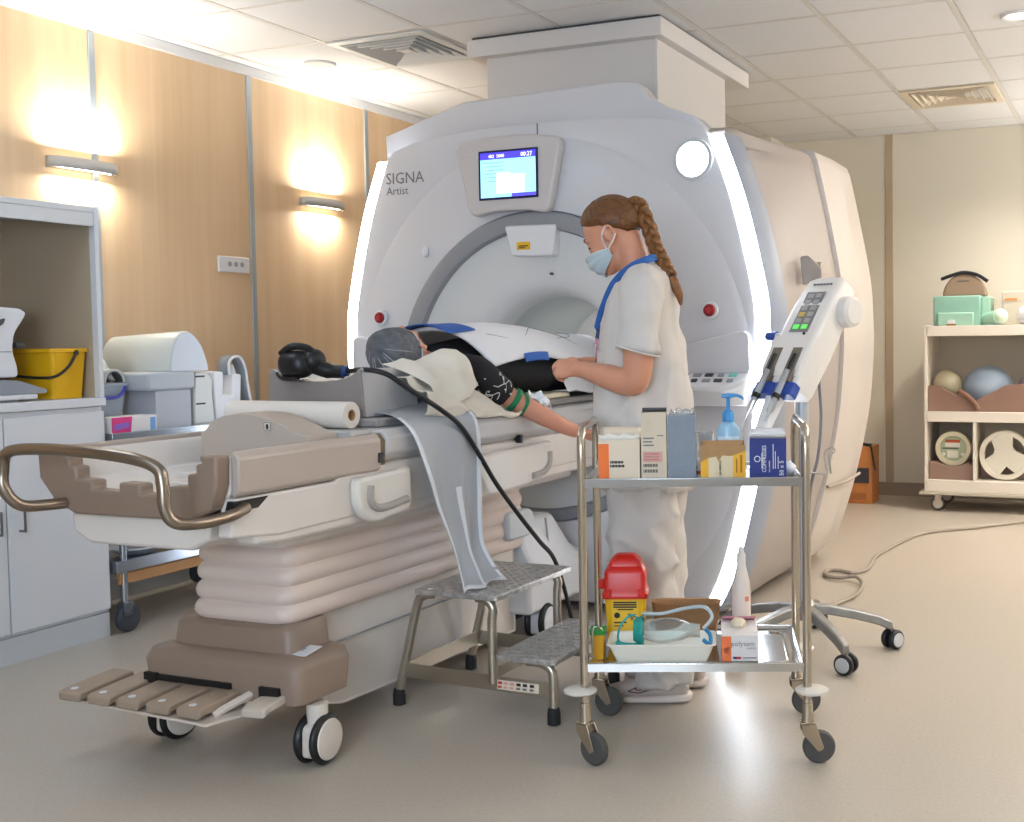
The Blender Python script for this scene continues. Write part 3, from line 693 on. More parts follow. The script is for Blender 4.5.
for zz, w in ((.038, .042), (.022, .042)):
    for j in range(11): stripe(t, .006+j*.0038, .0078+j*.0038+.001*(j % 2), zz, zz+.009, INK)
for zz in (.074, .066, .058): stripe(t, .008, .05, zz, zz+.003, mat('red_print', '#c4736c', .7))
for j in range(6): stripe(t, .012, .03, .14+j*.007, .141+j*.007, mat('faint_print', '#bfb19c', .7))
stripe(t, .045, .064, .126, .129, INKG); bent_flap(.07, .012, DGREY, t, (.001, .06, .192), 10)
t = carton('blue_grey_box', 'plain slate-grey upright box with a crumpled clear liner on the trolley', 'box', .2305, .045, ZT, .079, .075, .185, mat('slate_card', '#87909b', .75, var=.04, vs=60))
def liner(u, v):
    a = u*2*pi; r = 1+.08*sin(a*5)+.04*sin(a*11); return (.0395+.034*cos(a)*r, .0375+.033*sin(a)*r, .175+v*(.02+.008*sin(a*4)))
build('clear_liner', MB().grid(liner, 40, 3), mat('clear_film', '#e3e6ea', .15, trans=.7, alpha=.6), t, solid=.0006)
t = carton('torn_yellow_carton', 'open yellow and cream carton with a ragged cardboard front, on the trolley', 'box', .323, .045, ZT, .128, .085, .085, mat('carton_yellow', '#f0b437', .65))
stripe(t, .022, .092, 0, .068, mat('carton_pale', '#e2d0ae', .7)); stripe(t, .053, .058, .012, .055, INK)
build('ragged_edge', MB().prism([(0, .05), (.02, .062), (.045, .066), (.05, .052), (.062, .07), (.085, .067), (.128, .082), (.128, .098), (0, .098)], 'y', -.0012, .001), CARD, t, flat=True)
bent_flap(.126, .03, CARD, t, (.001, .085, .085), -55)
stripe(t, .112, .118, .02, .07, mat('brown_print', '#b0741a', .7)); stripe(t, .1, .104, .02, .06, mat('brown_print', '#b0741a', .7))
NAVY = mat('carton_navy', '#1f2f7d', .5)
t = carton('compress_carton', 'navy blue carton of compresses at the right end of the trolley', 'box', .462, .05, ZT, .104, .10, .118, NAVY, rz=-3)
up = Matrix(((0, -1, 0), (0, 0, -1), (1, 0, 0)))
text('print', 'COMPRESSES', .0165, (.047, -.0005, .02), up, INKW, t, sx=.8)
text('print', '50 x 5', .017, (.096, -.0005, .01), up, INKW, t); text('print', 'non stériles', .007, (.058, -.0005, .02), up, INKW, t)
for x, l in ((.066, .07), (.072, .05), (.08, .035), (.034, .045)): stripe(t, x, x+.0018, .03, .03+l, INKW)
build('emblem', MB().lathe([(.007, 0), (.009, 0), (.009, .0006), (.007, .0006), (.007, 0)], (.022, 0, .058), rot('X', 90), 18, False), INKW, t)
bent_flap(.1, .03, INKW, t, (.002, .0, .117), 55); bent_flap(.1, .05, mat('carton_inside', '#d9dce6', .7), t, (.002, .1, .117), -70)
build('white_wipes', MB().ell((.05, .05, .105), (.042, .04, .016), nu=16), PAPER, t)
# gel pump bottle
t = thing('gel_pump_bottle', 'pale blue hand gel bottle with a blue pump behind the yellow carton', 'bottle', TP(.405, .20, ZT), rz=20)
GELB = mat('bottle_blue', '#a7d3ee', .25, trans=.15)
pr = [(.0, 0), (.033, 0), (.036, .006), (.036, .11), (.033, .135), (.022, .15), (.015, .154), (.015, .158)]
build('bottle', MB().lathe(pr, n=28).xf(lambda p: Vector((p.x, p.y*.72, p.z))), GELB, t)
build('collar', MB().lathe([(.018, .155), (.018, .178), (.013, .187), (.007, .19)], n=20), mat('pump_blue', '#3f8fce', .35), t)
build('pump_stem', MB().cyl((0, 0, .188), (0, 0, .228), .006, n=12), mat('pump_blue', '#3f8fce'), t)
build('pump_head', MB().loft([[(x, -w, z1), (x, w, z1), (x, w, z0), (x, -w, z0)] for x, w, z0, z1 in ((-.02, .009, .226, .236), (.0, .011, .224, .238), (.025, .007, .228, .237), (.04, .005, .222, .232), (.046, .004, .216, .226))]), mat('pump_blue', '#3f8fce'), t, bevel=.002)
lb = build('bottle_label', MB().loft([[(.0365*sin(a), -.0365*.72*cos(a)-.0004, z) for a in [radians(-60+k*10) for k in range(13)]] for z in (.03, .112)], False, False), mat('label_pale', '#d4e6f2', .5), t)
text('print', 'medi gel H', .0125, (-.025, -.0285, .095), FRONT, INK, lb); 
for k in range(3): build('print_line', MB().bb(-.02, .02-.004*k, -.0287, -.0275, .078-.01*k, .081-.01*k), INKG, lb, flat=True)
# clear cup
t = thing('clear_cup', 'small clear plastic cup beside the pump bottle on the trolley', 'cup', TP(.335, .215, ZT), rz=0)
CLEAR = mat('clear_plastic', '#f2f5f6', .08, trans=.92, ior=1.3)
build('cup_wall', MB().lathe([(.0, .001), (.02, .001), (.027, .12), (.029, .121), (.028, .1225), (.026, .12), (.0195, .003), (0, .003)], n=26, caps=False), CLEAR, t)
t = thing('saline_vial', 'little white vial with a red band wedged between cartons on the trolley', 'vial', TP(.3165, .10, ZT), rz=0)
build('vial', MB().lathe([(0, 0), (.006, 0), (.006, .03), (.003, .036), (.003, .048), (0, .05)], n=14), mat('vial_white', '#e7e9ee', .3), t)
build('vial_band', MB().lathe([(.0062, .01), (.0062, .02)], n=14, caps=False), mat('band_red', '#b84640', .5), t)
t = thing('plastic_pouch', 'crumpled clear sterile pouch at the left trolley post beside the orange carton', 'pouch', TP(.008+.02, .15, ZT), rz=20.47)
build('film', MB().grid(lambda u, v: (-.008+u*.035+.006*sin(v*9+u*5), .0+.02*sin(u*6+v*4), v*(.075+.02*sin(u*8))), 10, 10), mat('clear_film', '#e3e6ea'), t, solid=.0006)
t = thing('foil_wrapper', 'crumpled white wrapper behind the navy carton near the right trolley post', 'wrapper', TP(.578, .16, ZT), rz=20.47)
build('wrapper', MB().ell((0, 0, .018), (.022, .03, .02), nu=14, nv=10).xf(lambda p: p+Vector((0, 0, .0))+noise.noise_vector(p*60)*.006), mat('wrap_white', '#dfe3ee', .4), t)

# ---- bottom shelf
t = thing('sharps_container', 'yellow sharps container with a red domed lid on the bottom trolley shelf', 'sharps container', TP(.09, .25, ZB), rz=20.47)
def rr2(hx, hy, r, z): return [(p.x, p.y, z) for p in rpoly([(-hx, -hy, 0), (hx, -hy, 0), (hx, hy, 0), (-hx, hy, 0)], r, 5)]
build('body', MB().loft([rr2(.052, .045, .012, 0), rr2(.054, .047, .012, .01), rr2(.061, .054, .012, .155)]), YELLOW, t, ang=50)
lid = build('lid', MB().loft([rr2(.068, .06, .015, .15), rr2(.069, .061, .015, .165), rr2(.064, .056, .015, .172), rr2(.062, .054, .015, .225), rr2(.058, .05, .015, .235), rr2(.05, .042, .02, .245)]), RED, t, ang=40)
build('lid_flap', MB().loft([rr2(.05, .04, .012, .236), rr2(.047, .038, .012, .258), rr2(.03, .026, .012, .275), rr2(.022, .018, .01, .278)]), RED, lid, ang=35)
build('lid_latch', MB().bb(-.083, -.064, -.02, .02, .172, .2), RED, lid, bevel=.004)
for x in (-.05, .05): build('lid_clip', MB().bb(x-.01, x+.01, -.066, -.058, .155, .18), RED, lid, bevel=.003)
def fy(z): return -.0475-.007*(z-.01)/.145
lab = build('warning_label', MB().loft([[(-.04, fy(.03)-.0008, .03), (.04, fy(.03)-.0008, .03)], [(.04, fy(.145)-.0008, .145), (-.04, fy(.145)-.0008, .145)][::-1]], False, False), mat('label_yellow', '#f2c33a', .5), t, flat=True)
def lp(x, z): return (x, fy(z)-.0022, z)
def lbar(x0, x1, z, h=.004, m=INK): build('print', MB().bb(x0, x1, fy(z)-.0024, fy(z)-.0006, z, z+h), m, lab, flat=True)
for z in (.137, .130, .123): lbar(-.035, .035, z, .0045)
lbar(-.022, .025, .116, .0035)
build('print', MB().cyl((-.024, fy(.1), .1), (-.024, fy(.1)-.0024, .1), .009, n=12), INK, lab)
build('print', MB().prism([(.02, .083), (.032, .104), (.008, .104)], 'y', fy(.09)-.0026, fy(.09)-.0006), INK, lab, flat=True)
build('print', MB().prism([(.02, .087), (.028, .102), (.012, .102)], 'y', fy(.09)-.0032, fy(.09)-.0024), YELLOW, lab, flat=True)
for a in (0, 120, 240): build('print', MB().lathe([(.0025, 0), (.004, 0), (.004, .0008), (.0025, .0008), (.0025, 0)], (.02+.003*sin(radians(a)), fy(.09)-.0032, .097+.003*cos(radians(a))), rot('X', 90), 10, False), INK, lab)
lbar(-.034, .004, .076); lbar(-.034, -.005, .066, .003); lbar(-.03, .03, .05, .003); lbar(-.03, .028, .043, .003, mat('red_print2', '#b03c22', .6))
t = thing('small_yellow_container', 'small yellow container with a green clip at the left end of the lower shelf', 'container', TP(.018, .10, ZB), rz=20.47)
build('body', MB().loft([rr2(.018, .025, .006, 0), rr2(.02, .028, .006, .075), rr2(.02, .028, .006, .08)]), mat('yellow_amber', '#d59a17', .4), t)
build('green_clip', MB().loft([rr2(.022, .03, .008, .072), rr2(.023, .031, .008, .086)]), mat('clip_green', '#2f8f3a', .5), t)
build('wire_bail', MB().tube(spl([(-.012, -.034, .01), (-.012, -.036, .085), (0, -.036, .10), (.014, -.034, .09)], 5), .0025, 6), STEEL, t)
# white instrument tray
t = thing('white_tray', 'shallow cream plastic tray holding the oxygen mask on the lower trolley shelf', 'tray', TP(.205, .105, ZB), rz=20.47)
b = MB().loft([rr2(.13, .06, .015, 0), rr2(.15, .075, .015, .05), rr2(.157, .082, .018, .052), rr2(.157, .082, .018, .056), rr2(.149, .074, .015, .055), rr2(.128, .058, .014, .004)], False)
b.add(rr2(.13, .06, .015, 0), [tuple(range(24))]); b.add(rr2(.128, .058, .014, .004), [tuple(range(24))])
build('tray_shell', b, mat('tray_cream', '#eee9dc', .4), t, ang=50)
# oxygen mask with reservoir bag
t = thing('oxygen_mask', 'clear oxygen mask set with teal mask cup and tubing lying in the cream tray', 'mask', TP(.205, .105, ZB+.02), rz=20.47)
BAG = mat('bag_film', '#dfeef2', .1, trans=.85, alpha=.6, ior=1.15); TEAL = mat('teal_plastic', '#33b6ab', .25, trans=.35)
def bag(u, v):
    a = v*2*pi; x = -.06+u*.17; th = .036*sin(min(1, u*1.1+.1)*pi*.93)**.45; return (x, .045*cos(a)*(1 if u < .9 else .8), .058+th*sin(a)+.0015*sin(u*9+a*2))
build('reservoir_bag', MB().grid(bag, 24, 24), BAG, t)
build('mask_cup', MB().loft([[(-.055-.028*s_, .05*cos(a)*(1-.4*s_), .058+.046*sin(a)*(1-.35*s_)) for a in [2*pi*k/20 for k in range(20)]] for s_ in (0, .3, .6, .85, 1)], False), TEAL, t, solid=.002)
def tubep(pts, r, m, nm='tubing'): return build(nm, MB().tube(spl(pts, 8), r, 8), m, t, ang=70)
tubep([(-.06, -.02, .09), (-.085, -.05, .115), (-.115, -.06, .09), (-.125, -.05, .045), (-.10, -.04, .02), (-.06, -.05, .022)], .0032, mat('teal_tube', '#2b9aa0', .3))
tubep([(-.06, .03, .10), (0, .03, .10), (.07, .02, .118), (.125, -.0, .125), (.145, -.02, .1), (.12, -.03, .07)], .0055, mat('tube_clear', '#dbe6ea', .15, trans=.4))
tubep([(.125, -.01, .065), (.14, -.03, .05), (.138, -.05, .03), (.12, -.06, .045)], .006, mat('blue_elastic', '#2a7fb0', .5), 'strap')
tubep([(-.13, -.05, .035), (-.11, -.055, .03), (-.08, -.05, .026), (-.07, -.02, .02)], .008, TEAL, 'connector')
# kidney dish
t = thing('kidney_dish', 'brown moulded pulp kidney dish behind the oxygen mask', 'dish', TP(.27, .325, ZB), rz=20.47)
kd = [(.108*cos(a), .05*sin(a)+.02*cos(a)**2-.01, 0) for a in [2*pi*k/36 for k in range(36)]]
b = MB().loft([[(x*.85, y*.8, .0) for x, y, _ in kd], [(x, y, .11) for x, y, _ in kd], [(x*1.05, y*1.1, .113) for x, y, _ in kd], [(x*.97, y*.95, .111) for x, y, _ in kd], [(x*.82, y*.77, .006) for x, y, _ in kd]], False)
b.add([(x*.85, y*.8, .0) for x, y, _ in kd], [tuple(range(36))]); b.add([(x*.82, y*.77, .006) for x, y, _ in kd], [tuple(range(36))])
build('dish_shell', b, mat('pulp_brown', '#a9815a', .85, var=.05, vs=80), t, ang=60)
# spray bottle
t = thing('white_spray_bottle', 'slim white bottle with a tapering nozzle on the lower trolley shelf', 'bottle', TP(.442, .31, ZB), rz=20.47)
build('bottle', MB().lathe([(0, 0), (.027, 0), (.029, .006), (.029, .14), (.026, .175), (.018, .21), (.012, .235)], n=26), mat('bottle_cream', '#e5d9cf', .4), t)
build('nozzle', MB().lathe([(.014, .233), (.0135, .262), (.009, .268), (.007, .285), (0, .287)], n=18), mat('nozzle_white', '#e3dbd5', .4), t)
build('print_mark', MB().loft([[(.0294*sin(a), -.0294*cos(a), z) for a in [radians(q) for q in (20, 30, 40, 50)]] for z in (.12, .135)], False, False), mat('mark_orange', '#d98a6a', .5), t)
# glove carton
t = carton('glove_carton', 'white and orange glove carton with a colourful opened top on the lower shelf', 'box', .378, .055, ZB, .105, .20, .075, mat('carton_white', '#e2dcda', .6), open_top=False)
stripe(t, .0, .027, 0, .072, mat('carton_orange', '#ee7a45', .6)); stripe(t, .005, .021, .022, .04, mat('carton_peach', '#f4a277', .6))
text('print', 'polysem', .0205, (.026, -.0004, .044), FRONT, INKG, t); text('print', 'medical', .009, (.07, -.0004, .035), FRONT, INKG, t)
stripe(t, .032, .042, .006, .013, mat('flag_blue', '#30408f', .6)); stripe(t, .042, .055, .006, .013, mat('flag_red', '#c0392f', .6)); stripe(t, .06, .1, .008, .011, INKG)
build('top_print', MB().bb(.0, .105, .02, .2, .072, .0728), mat('top_pink', '#d995a4', .6), t, flat=True)
build('top_print', MB().prism([(p.x, p.y) for p in rpoly([(.01, .01, 0), (.095, .01, 0), (.07, .06, 0), (.03, .06, 0)], .01, 3)], 'z', .0725, .0732), mat('carton_peach', '#f4a277'), t, flat=True)
build('opening', MB().prism([(p.x, p.y) for p in rpoly([(.02, .07, 0), (.085, .07, 0), (.085, .16, 0), (.02, .16, 0)], .03, 5)], 'z', .0728, .0738), mat('opening_brown', '#5c4436', .8), t, flat=True)
build('glove_tuft', MB().ell((.05, .11, .082), (.02, .03, .018), nu=16, nv=10).xf(lambda p: p+noise.noise_vector(p*50)*.008), mat('latex', '#e8d9c0', .6), t)
bent_flap(.1, .04, mat('top_pink', '#d995a4'), t, (.002, .19, .072), 60)

# ================================================================ STEP STOOL
sx0, sy0 = -1.985, 3.10
st = thing('step_stool', 'two-step metal stool with chequered treads beside the patient table', 'step stool', (sx0, sy0+.3, 0))
STL = mat('stool_steel', '#bdb5a8', .3, .95); TRD = mat('tread_plate', '#c6c4c2', .34, .75, var=.22, vs=45, bump=.35, bs=60)
def tread(x0, x1, y0, y1, z):
    k = build('tread', MB().prism([(p.x, p.y) for p in rpoly([(x0, y0, 0), (x1, y0, 0), (x1, y1, 0), (x0, y1, 0)], .02, 4)], 'z', z-.018, z), TRD, st, bevel=.003)
    b = MB(); nx, ny = 9, 13
    for i in range(nx):
        for j in range(ny):
            cx, cy = x0+.02+(x1-x0-.04)*i/(nx-1), y0+.02+(y1-y0-.04)*j/(ny-1)
            a = 45 if (i+j) % 2 else -45
            b.box((cx, cy, z+.0012), (.02, .006, .0026), rot('Z', a))
    e = build('tread_lugs', b, TRD, k, flat=True); e['kind'] = 'stuff'
tread(-2.19, -1.87, 3.09, 3.60, .40); tread(-1.89, -1.675, 3.09, 3.60, .212)
for y, s in ((3.125, 1), (3.565, -1)):
    hi = spl([(-2.275, y, .05), (-2.235, y, .20), (-2.195, y, .345), (-2.165, y, .375), (-2.12, y, .381)], 5)
    build('leg', MB().tube(hi, .015, 12), STL, st, ang=60)
    build('leg', MB().tube(spl([(-1.915, y, .11), (-1.915, y, .30), (-1.91, y, .35), (-1.89, y, .376), (-1.86, y, .381)][:3]+[(-1.935, y, .378), (-1.97, y, .381)], 5), .015, 12), STL, st, ang=60)
    build('leg', MB().tube(spl([(-1.697, y, .05), (-1.697, y, .14), (-1.705, y, .175), (-1.74, y, .192), (-1.79, y, .193)], 5), .015, 12), STL, st, ang=60)
    build('side_bar', MB().prism([(-2.245, .145), (-1.69, .132), (-1.69, .082), (-2.26, .095)], 'y', y-.006*s, y-.006*s+.004), STL, st, bevel=.001)
    for x in (-2.277, -1.697): build('rubber_foot', MB().lathe([(.017, 0), (.021, .002), (.021, .035), (.018, .052), (.0155, .055)], (x, y, 0), n=16), RUB, st)
build('cross_bar', MB().bb(-2.248, -2.243, 3.125, 3.565, .095, .145), STL, st, bevel=.001)
build('cross_bar', MB().bb(-1.918, -1.913, 3.125, 3.565, .12, .155), STL, st, bevel=.001)
lb = build('caution_label', MB().bb(-1.895, -1.745, 3.1175, 3.119, .094, .124), mat('label_cream', '#e6d6c2', .6), st, flat=True)
for x, m in ((-1.885, mat('lab_red', '#c8473a', .6)), (-1.865, mat('lab_pink', '#e0a295', .6)), (-1.842, mat('lab_pink', '#e0a295')), (-1.818, INK), (-1.795, INK), (-1.77, INK)):
    build('print', MB().bb(x-.007, x+.008, 3.1168, 3.1176, .111, .12), m, lb, flat=True); build('print', MB().bb(x-.008, x+.006, 3.1168, 3.1176, .099, .106), m if x < -1.83 else INKG, lb, flat=True)
# ================================================================ LEFT: STORAGE CABINET
cb = thing('storage_cabinet', 'tall white cabinet at the left edge with an open niche above two doors', 'cabinet', (-4.23, 2.9, 0))
X0, X1, Y0, Y1 = -4.497, -3.95, 2.42, 3.468
build('plinth', MB().bb(X0, X1-.01, Y0, Y1-.005, 0, .10), mat('plinth_white', '#c9cccf', .45), cb)
build('carcass', MB().bb(X0, X1-.02, Y0, Y1, .10, .955), WHITE2, cb, bevel=.002)
build('counter', MB().bb(X0, X1+.004, Y0, Y1+.004, .957, .992), WHITE2, cb, bevel=.004)
for y0, y1, hy, s in ((2.425, 3.008, 2.965, 1), (3.014, 3.463, 3.062, -1)):
    d = build('door', MB().bb(X1-.02, X1, y0, y1, .115, .935), WHITE2, cb, bevel=.003)
    build('handle', MB().tube(spl([(X1, hy, .585), (X1+.028, hy, .585), (X1+.03, hy, .578), (X1+.03, hy, .51), (X1+.028, hy, .503), (X1, hy, .503)], 3), .005, 8), mat('handle_steel', '#8b8d90', .3, 1), d)
build('side_panel', MB().bb(X0, X1, Y1-.02, Y1, .992, 1.768), WHITE2, cb, bevel=.002)
build('side_panel', MB().bb(X0, X1, Y0, Y0+.02, .992, 1.768), WHITE2, cb, bevel=.002)
build('top_panel', MB().bb(X0, X1, Y0+.02, Y1-.02, 1.745, 1.768), WHITE2, cb, bevel=.002)
build('top_rail', MB().bb(X1-.022, X1-.004, Y0+.02, Y1-.02, 1.69, 1.745), WHITE2, cb, bevel=.002)
build('back_panel', MB().bb(X0, X0+.012, Y0+.02, Y1-.02, .992, 1.745), mat('niche_brown', '#b8a78f', .6), cb)
build('inner_lining', MB().bb(X0+.012, X1-.03, Y1-.026, Y1-.0205, .994, 1.74), mat('niche_brown', '#b8a78f'), cb)

t = thing('yellow_bucket', 'yellow rectangular bucket with a black bail handle in the cabinet niche', 'bucket', (-4.125, 3.348, .9935))
def bk(hx, hy, r, z): return [(-4.125+p.x, 3.348+p.y, z) for p in rpoly([(-hx, -hy, 0), (hx, -hy, 0), (hx, hy, 0), (-hx, hy, 0)], r, 5)]
YB2 = mat('bucket_yellow', '#e3ae12', .4)
b = MB().loft([bk(.115, .07, .02, .9935), bk(.13, .082, .02, 1.178), bk(.136, .088, .02, 1.18), bk(.136, .088, .02, 1.195), bk(.127, .079, .02, 1.194), bk(.112, .067, .02, 1.0)], False)
b.add(bk(.115, .07, .02, .9935), [tuple(range(24))]); b.add(bk(.112, .067, .02, 1.0), [tuple(range(24))])
build('bucket_shell', b, YB2, t, ang=45)
build('bail_handle', MB().tube(spl([(-3.986, 3.37, 1.175), (-3.98, 3.325, 1.12), (-3.985, 3.27, 1.085), (-4.03, 3.24, 1.08), (-4.15, 3.245, 1.085), (-4.258, 3.25, 1.10), (-4.262, 3.33, 1.17)], 6), .006, 8), BLACK, t)
build('handle_pin', MB().ell((-3.988, 3.372, 1.178), (.008, .011, .011)), BLACK, t)
t = thing('positioning_pad', 'grey wedge pad on a white board lying in the cabinet niche', 'pad', (-4.1, 2.95, .9935))
build('board', MB().bb(-4.20, -3.96, 2.55, 3.17, 1.002, 1.02), WHITE, t, bevel=.004)
build('board_feet', MB().bb(-4.18, -3.98, 2.6, 3.1, .9935, 1.002), GREY, t)
build('wedge_pad', MB().prism([(p.x, p.y) for p in rpoly([(2.58, 1.021, 0), (3.22, 1.021, 0), (3.225, 1.035, 0), (3.10, 1.075, 0), (2.9, 1.085, 0), (2.58, 1.085, 0)], .012, 4)], 'x', -4.21, -3.975), mat('pad_blue_grey', '#8f949c', .6), t, bevel=.006)
t = thing('white_head_coil', 'white plastic coil holder with a slotted arm at the far left of the niche', 'coil', (-4.09, 3.0, 1.086))
pr = [(2.75, 1.086), (3.09, 1.086), (3.09, 1.12), (3.07, 1.19), (3.08, 1.255), (3.125, 1.315), (3.135, 1.335), (3.11, 1.352), (2.95, 1.36), (2.75, 1.36)]
build('arm', MB().prism([(p.x, p.y) for p in rpoly([(y, z, 0) for y, z in [(a_+.045, b_) for a_, b_ in pr]], .02, 4)], 'x', -4.16, -4.02), WHITE, t, bevel=.012)
build('slot', MB().prism([(p.x, p.y) for p in rpoly([(3.0, 1.29, 0), (3.09, 1.315, 0), (3.08, 1.29, 0), (3.0, 1.255, 0)], .01, 3)], 'x', -4.021, -4.018), DGREY, t)
build('joint_line', MB().bb(-4.0205, -4.0185, 2.8, 3.11, 1.183, 1.187), GREY, t)
build('knob', MB().cyl((-4.06, 3.155, 1.21), (-4.06, 3.19, 1.21), .012), DGREY, t)

# ================================================================ COIL CART BEHIND THE TABLE
ct = thing('coil_cart', 'stainless steel cart loaded with imaging coils, between the cabinet and the scanner', 'cart', (-4.17, 3.98, 0))
CST = mat('cart_steel', '#aab2bd', .25, 1)
A0, A1, B0, B1 = -4.43, -3.93, 3.482, 4.42
for z, nm in ((.835, 'top_deck'), (.30, 'lower_deck')):
    build(nm, MB().loft([[(x, y, zz) for x, y in ((A0+i, B0+i), (A1-i, B0+i), (A1-i, B1-i), (A0+i, B1-i))] for zz, i in ((z-.045, 0), (z+.006, 0), (z+.006, .012), (z-.008, .02))]), CST, ct, bevel=.003)
for x in (A0+.015, A1-.015):
    for y in (B0+.046, B1-.02):
        l = build('leg', MB().cyl((x, y, .125), (x, y, .83), .0145, n=14), CST, ct)
        build('caster', MB().lathe([(.012, -.016), (.05, -.016), (.06, -.008), (.06, .008), (.05, .016), (.012, .016)], (x, y+.012, .06), rot('Y', 90), 22), mat('caster_dark', '#3c4048', .5), l)
        build('fork', MB().bb(x-.024, x+.024, y-.02, y+.025, .07, .13), mat('fork_grey', '#63676e', .4, .6), l, bevel=.006)
build('wood_rail', MB().bb(A1-.022, A1-.008, B0+.02, B1-.04, .205, .25), mat('rail_wood', '#b58452', .5), ct, bevel=.002)
build('bumper', MB().prism([(p.x, p.y) for p in rpoly([(B1-.06, .19, 0), (B1-.01, .19, 0), (B1-.02, .25, 0), (B1-.05, .29, 0)], .015, 3)], 'x', A1-.03, A1+.01), RUB, ct)
ZD = .828
# carton of gloves, basket, grey cartons, coils
t = thing('pink_glove_box', 'small pink and white carton on the coil cart', 'box', (-3.98, 3.62, ZD))
build('carton', MB().bb(-4.06, -3.952, 3.50, 3.735, ZD, .905), mat('carton_white', '#e2dcda'), t, bevel=.001)
build('print_block', MB().prism([(3.50, .829), (3.595, .829), (3.605, .904), (3.50, .904)], 'x', -3.9525, -3.951), mat('hot_pink', '#d8357f', .5), t, flat=True)
build('print_block', MB().prism([(3.70, .84), (3.728, .84), (3.728, .895), (3.70, .895)], 'x', -3.9525, -3.951), mat('print_blue', '#6fa3d8', .5), t, flat=True)
build('print_block', MB().prism([(3.51, .85), (3.59, .86), (3.585, .882), (3.51, .875)], 'x', -3.951, -3.950), mat('violet', '#8d62c0', .5), t, flat=True)
t = thing('plastic_bin', 'translucent plastic bin with bunched cables at the cabinet end of the cart', 'bin', (-4.1, 3.6, .906))
bp = lambda hx, hy, z: [(-4.13+p.x, 3.59+p.y, z) for p in rpoly([(-hx, -hy, 0), (hx, -hy, 0), (hx, hy, 0), (-hx, hy, 0)], .02, 4)]
t.location.z = ZD; OFF[t.name].z = ZD
b = MB().loft([bp(.05, .075, ZD), bp(.07, .095, 1.03), bp(.077, .102, 1.032), bp(.077, .102, 1.042), bp(.066, .092, 1.04), bp(.046, .07, ZD+.004)], False); b.add(bp(.05, .075, ZD), [tuple(range(20))])
build('bin_shell', b, mat('bin_plastic', '#c4d0de', .3, alpha=.75), t, ang=50)
build('blue_cable', MB().tube(spl([(-4.055, 3.50, 1.005), (-4.052, 3.55, .985), (-4.052, 3.62, .985), (-4.055, 3.66, 1.01), (-4.07, 3.68, 1.04)], 6), .007, 8), mat('cable_blue', '#4a4fb5', .4), t)
build('inner_coil', MB().loft([[(-4.16+.05*cos(a), y, .95+.09*sin(a)) for a in [pi*k/10 for k in range(11)]] for y in (3.53, 3.64)], False, False), WHITE, t, solid=.008)
t = thing('lower_grey_box', 'pale grey square box on the cart under the half-round coil', 'box', (-4.06, 3.81, ZD))
build('box_body', MB().bb(-4.16, -3.965, 3.745, 3.945, ZD, 1.005), mat('box_grey', '#aeb2bb', .5), t, bevel=.003)
t = thing('flat_grey_case', 'shallow rounded grey case lying on the pale grey box', 'case', (-4.08, 3.81, 1.0055))
build('case_body', MB().bb(-4.2, -3.955, 3.70, 3.965, 1.0055, 1.085), mat('case_grey', '#b2b9c0', .4), t, bevel=.012)
t = thing('half_round_coil', 'large half-round grey coil cover lying on top of the cart pile', 'coil', (-4.15, 3.955, 1.0865))
sec = [(-.175, 1.095), (-.17, 1.15), (-.14, 1.22), (-.09, 1.262), (-.03, 1.275), (.04, 1.26), (.11, 1.21), (.155, 1.14), (.17, 1.095)]
q = spl([(x, z, 0) for x, z in sec], 4)
hc = lambda s_, y0: None
def halfc(x, k): return [(x, 3.955+p.x*k*.66, 1.0865+(p.y-1.095)*k) for p in q]
build('shell', MB().loft([halfc(-3.975, .97), halfc(-3.985, 1.0), halfc(-4.40, .88), halfc(-4.41, .85)]), mat('coil_grey', '#c3cac9', .4), t, ang=50)
build('end_face', MB().loft([halfc(-3.9745, .955), halfc(-3.972, .94)]), mat('coil_face', '#cbd2db', .4), t)
t = thing('tilted_pad_coil', 'grey padded coil leaning in the bin beside the cabinet', 'coil', (-4.1, 3.55, 1.04))
def pc(u, v): return (-4.08-.06*v, 3.49+u*.14, 1.05+.09*v+.035*sin(u*pi))
build('pad', MB().grid(pc, 10, 6), mat('coil_grey', '#c3cac9'), t, solid=.018)
t = thing('open_tube_coil', 'small grey tube-shaped coil with a dark inside on the cart bin', 'coil', (-4.04, 3.63, 1.04))
build('tube_shell', MB().loft([[(-4.06+dx, 3.62+.05*cos(a)*(1+dy), 1.045+.055*sin(a)) for a in [pi*k/14 for k in range(15)]] for dx, dy in ((0, 0), (-.12, .1))], False, False), mat('coil_grey', '#c3cac9'), t, solid=.01)
build('tube_lining', MB().loft([[(-4.062+dx, 3.62+.042*cos(a), 1.045+.047*sin(a)) for a in [pi*k/14 for k in range(15)]] for dx in (0, -.115)], False, False), DGREY, t, solid=.003)
t = thing('spine_coil', 'off-white hinged coil with dark slots standing on the cart', 'coil', (-3.99, 4.03, ZD))
q = rpoly([(3.98, ZD+.012, 0), (4.108, ZD+.012, 0), (4.105, .90, 0), (4.095, .98, 0), (4.10, 1.05, 0), (4.06, 1.08, 0), (3.99, 1.078, 0), (3.985, .95, 0)], .02, 5)
build('coil_body', MB().prism([(p.x, p.y) for p in q], 'x', -4.12, -3.985), mat('coil_cream', '#d0d2cf', .4), t, bevel=.008)
for z in (1.055, .93): build('slot', MB().bb(-3.986, -3.9835, 3.995, 4.05, z, z+.008), BLACK, t)
build('coil_base', MB().bb(-4.15, -3.97, 3.955, 4.112, ZD, ZD+.012), mat('coil_cream', '#d0d2cf'), t, bevel=.004)
t = thing('u_shaped_cradle', 'white U-shaped coil cradle on the cart right of the hinged coil', 'coil', (-4.05, 4.21, ZD))
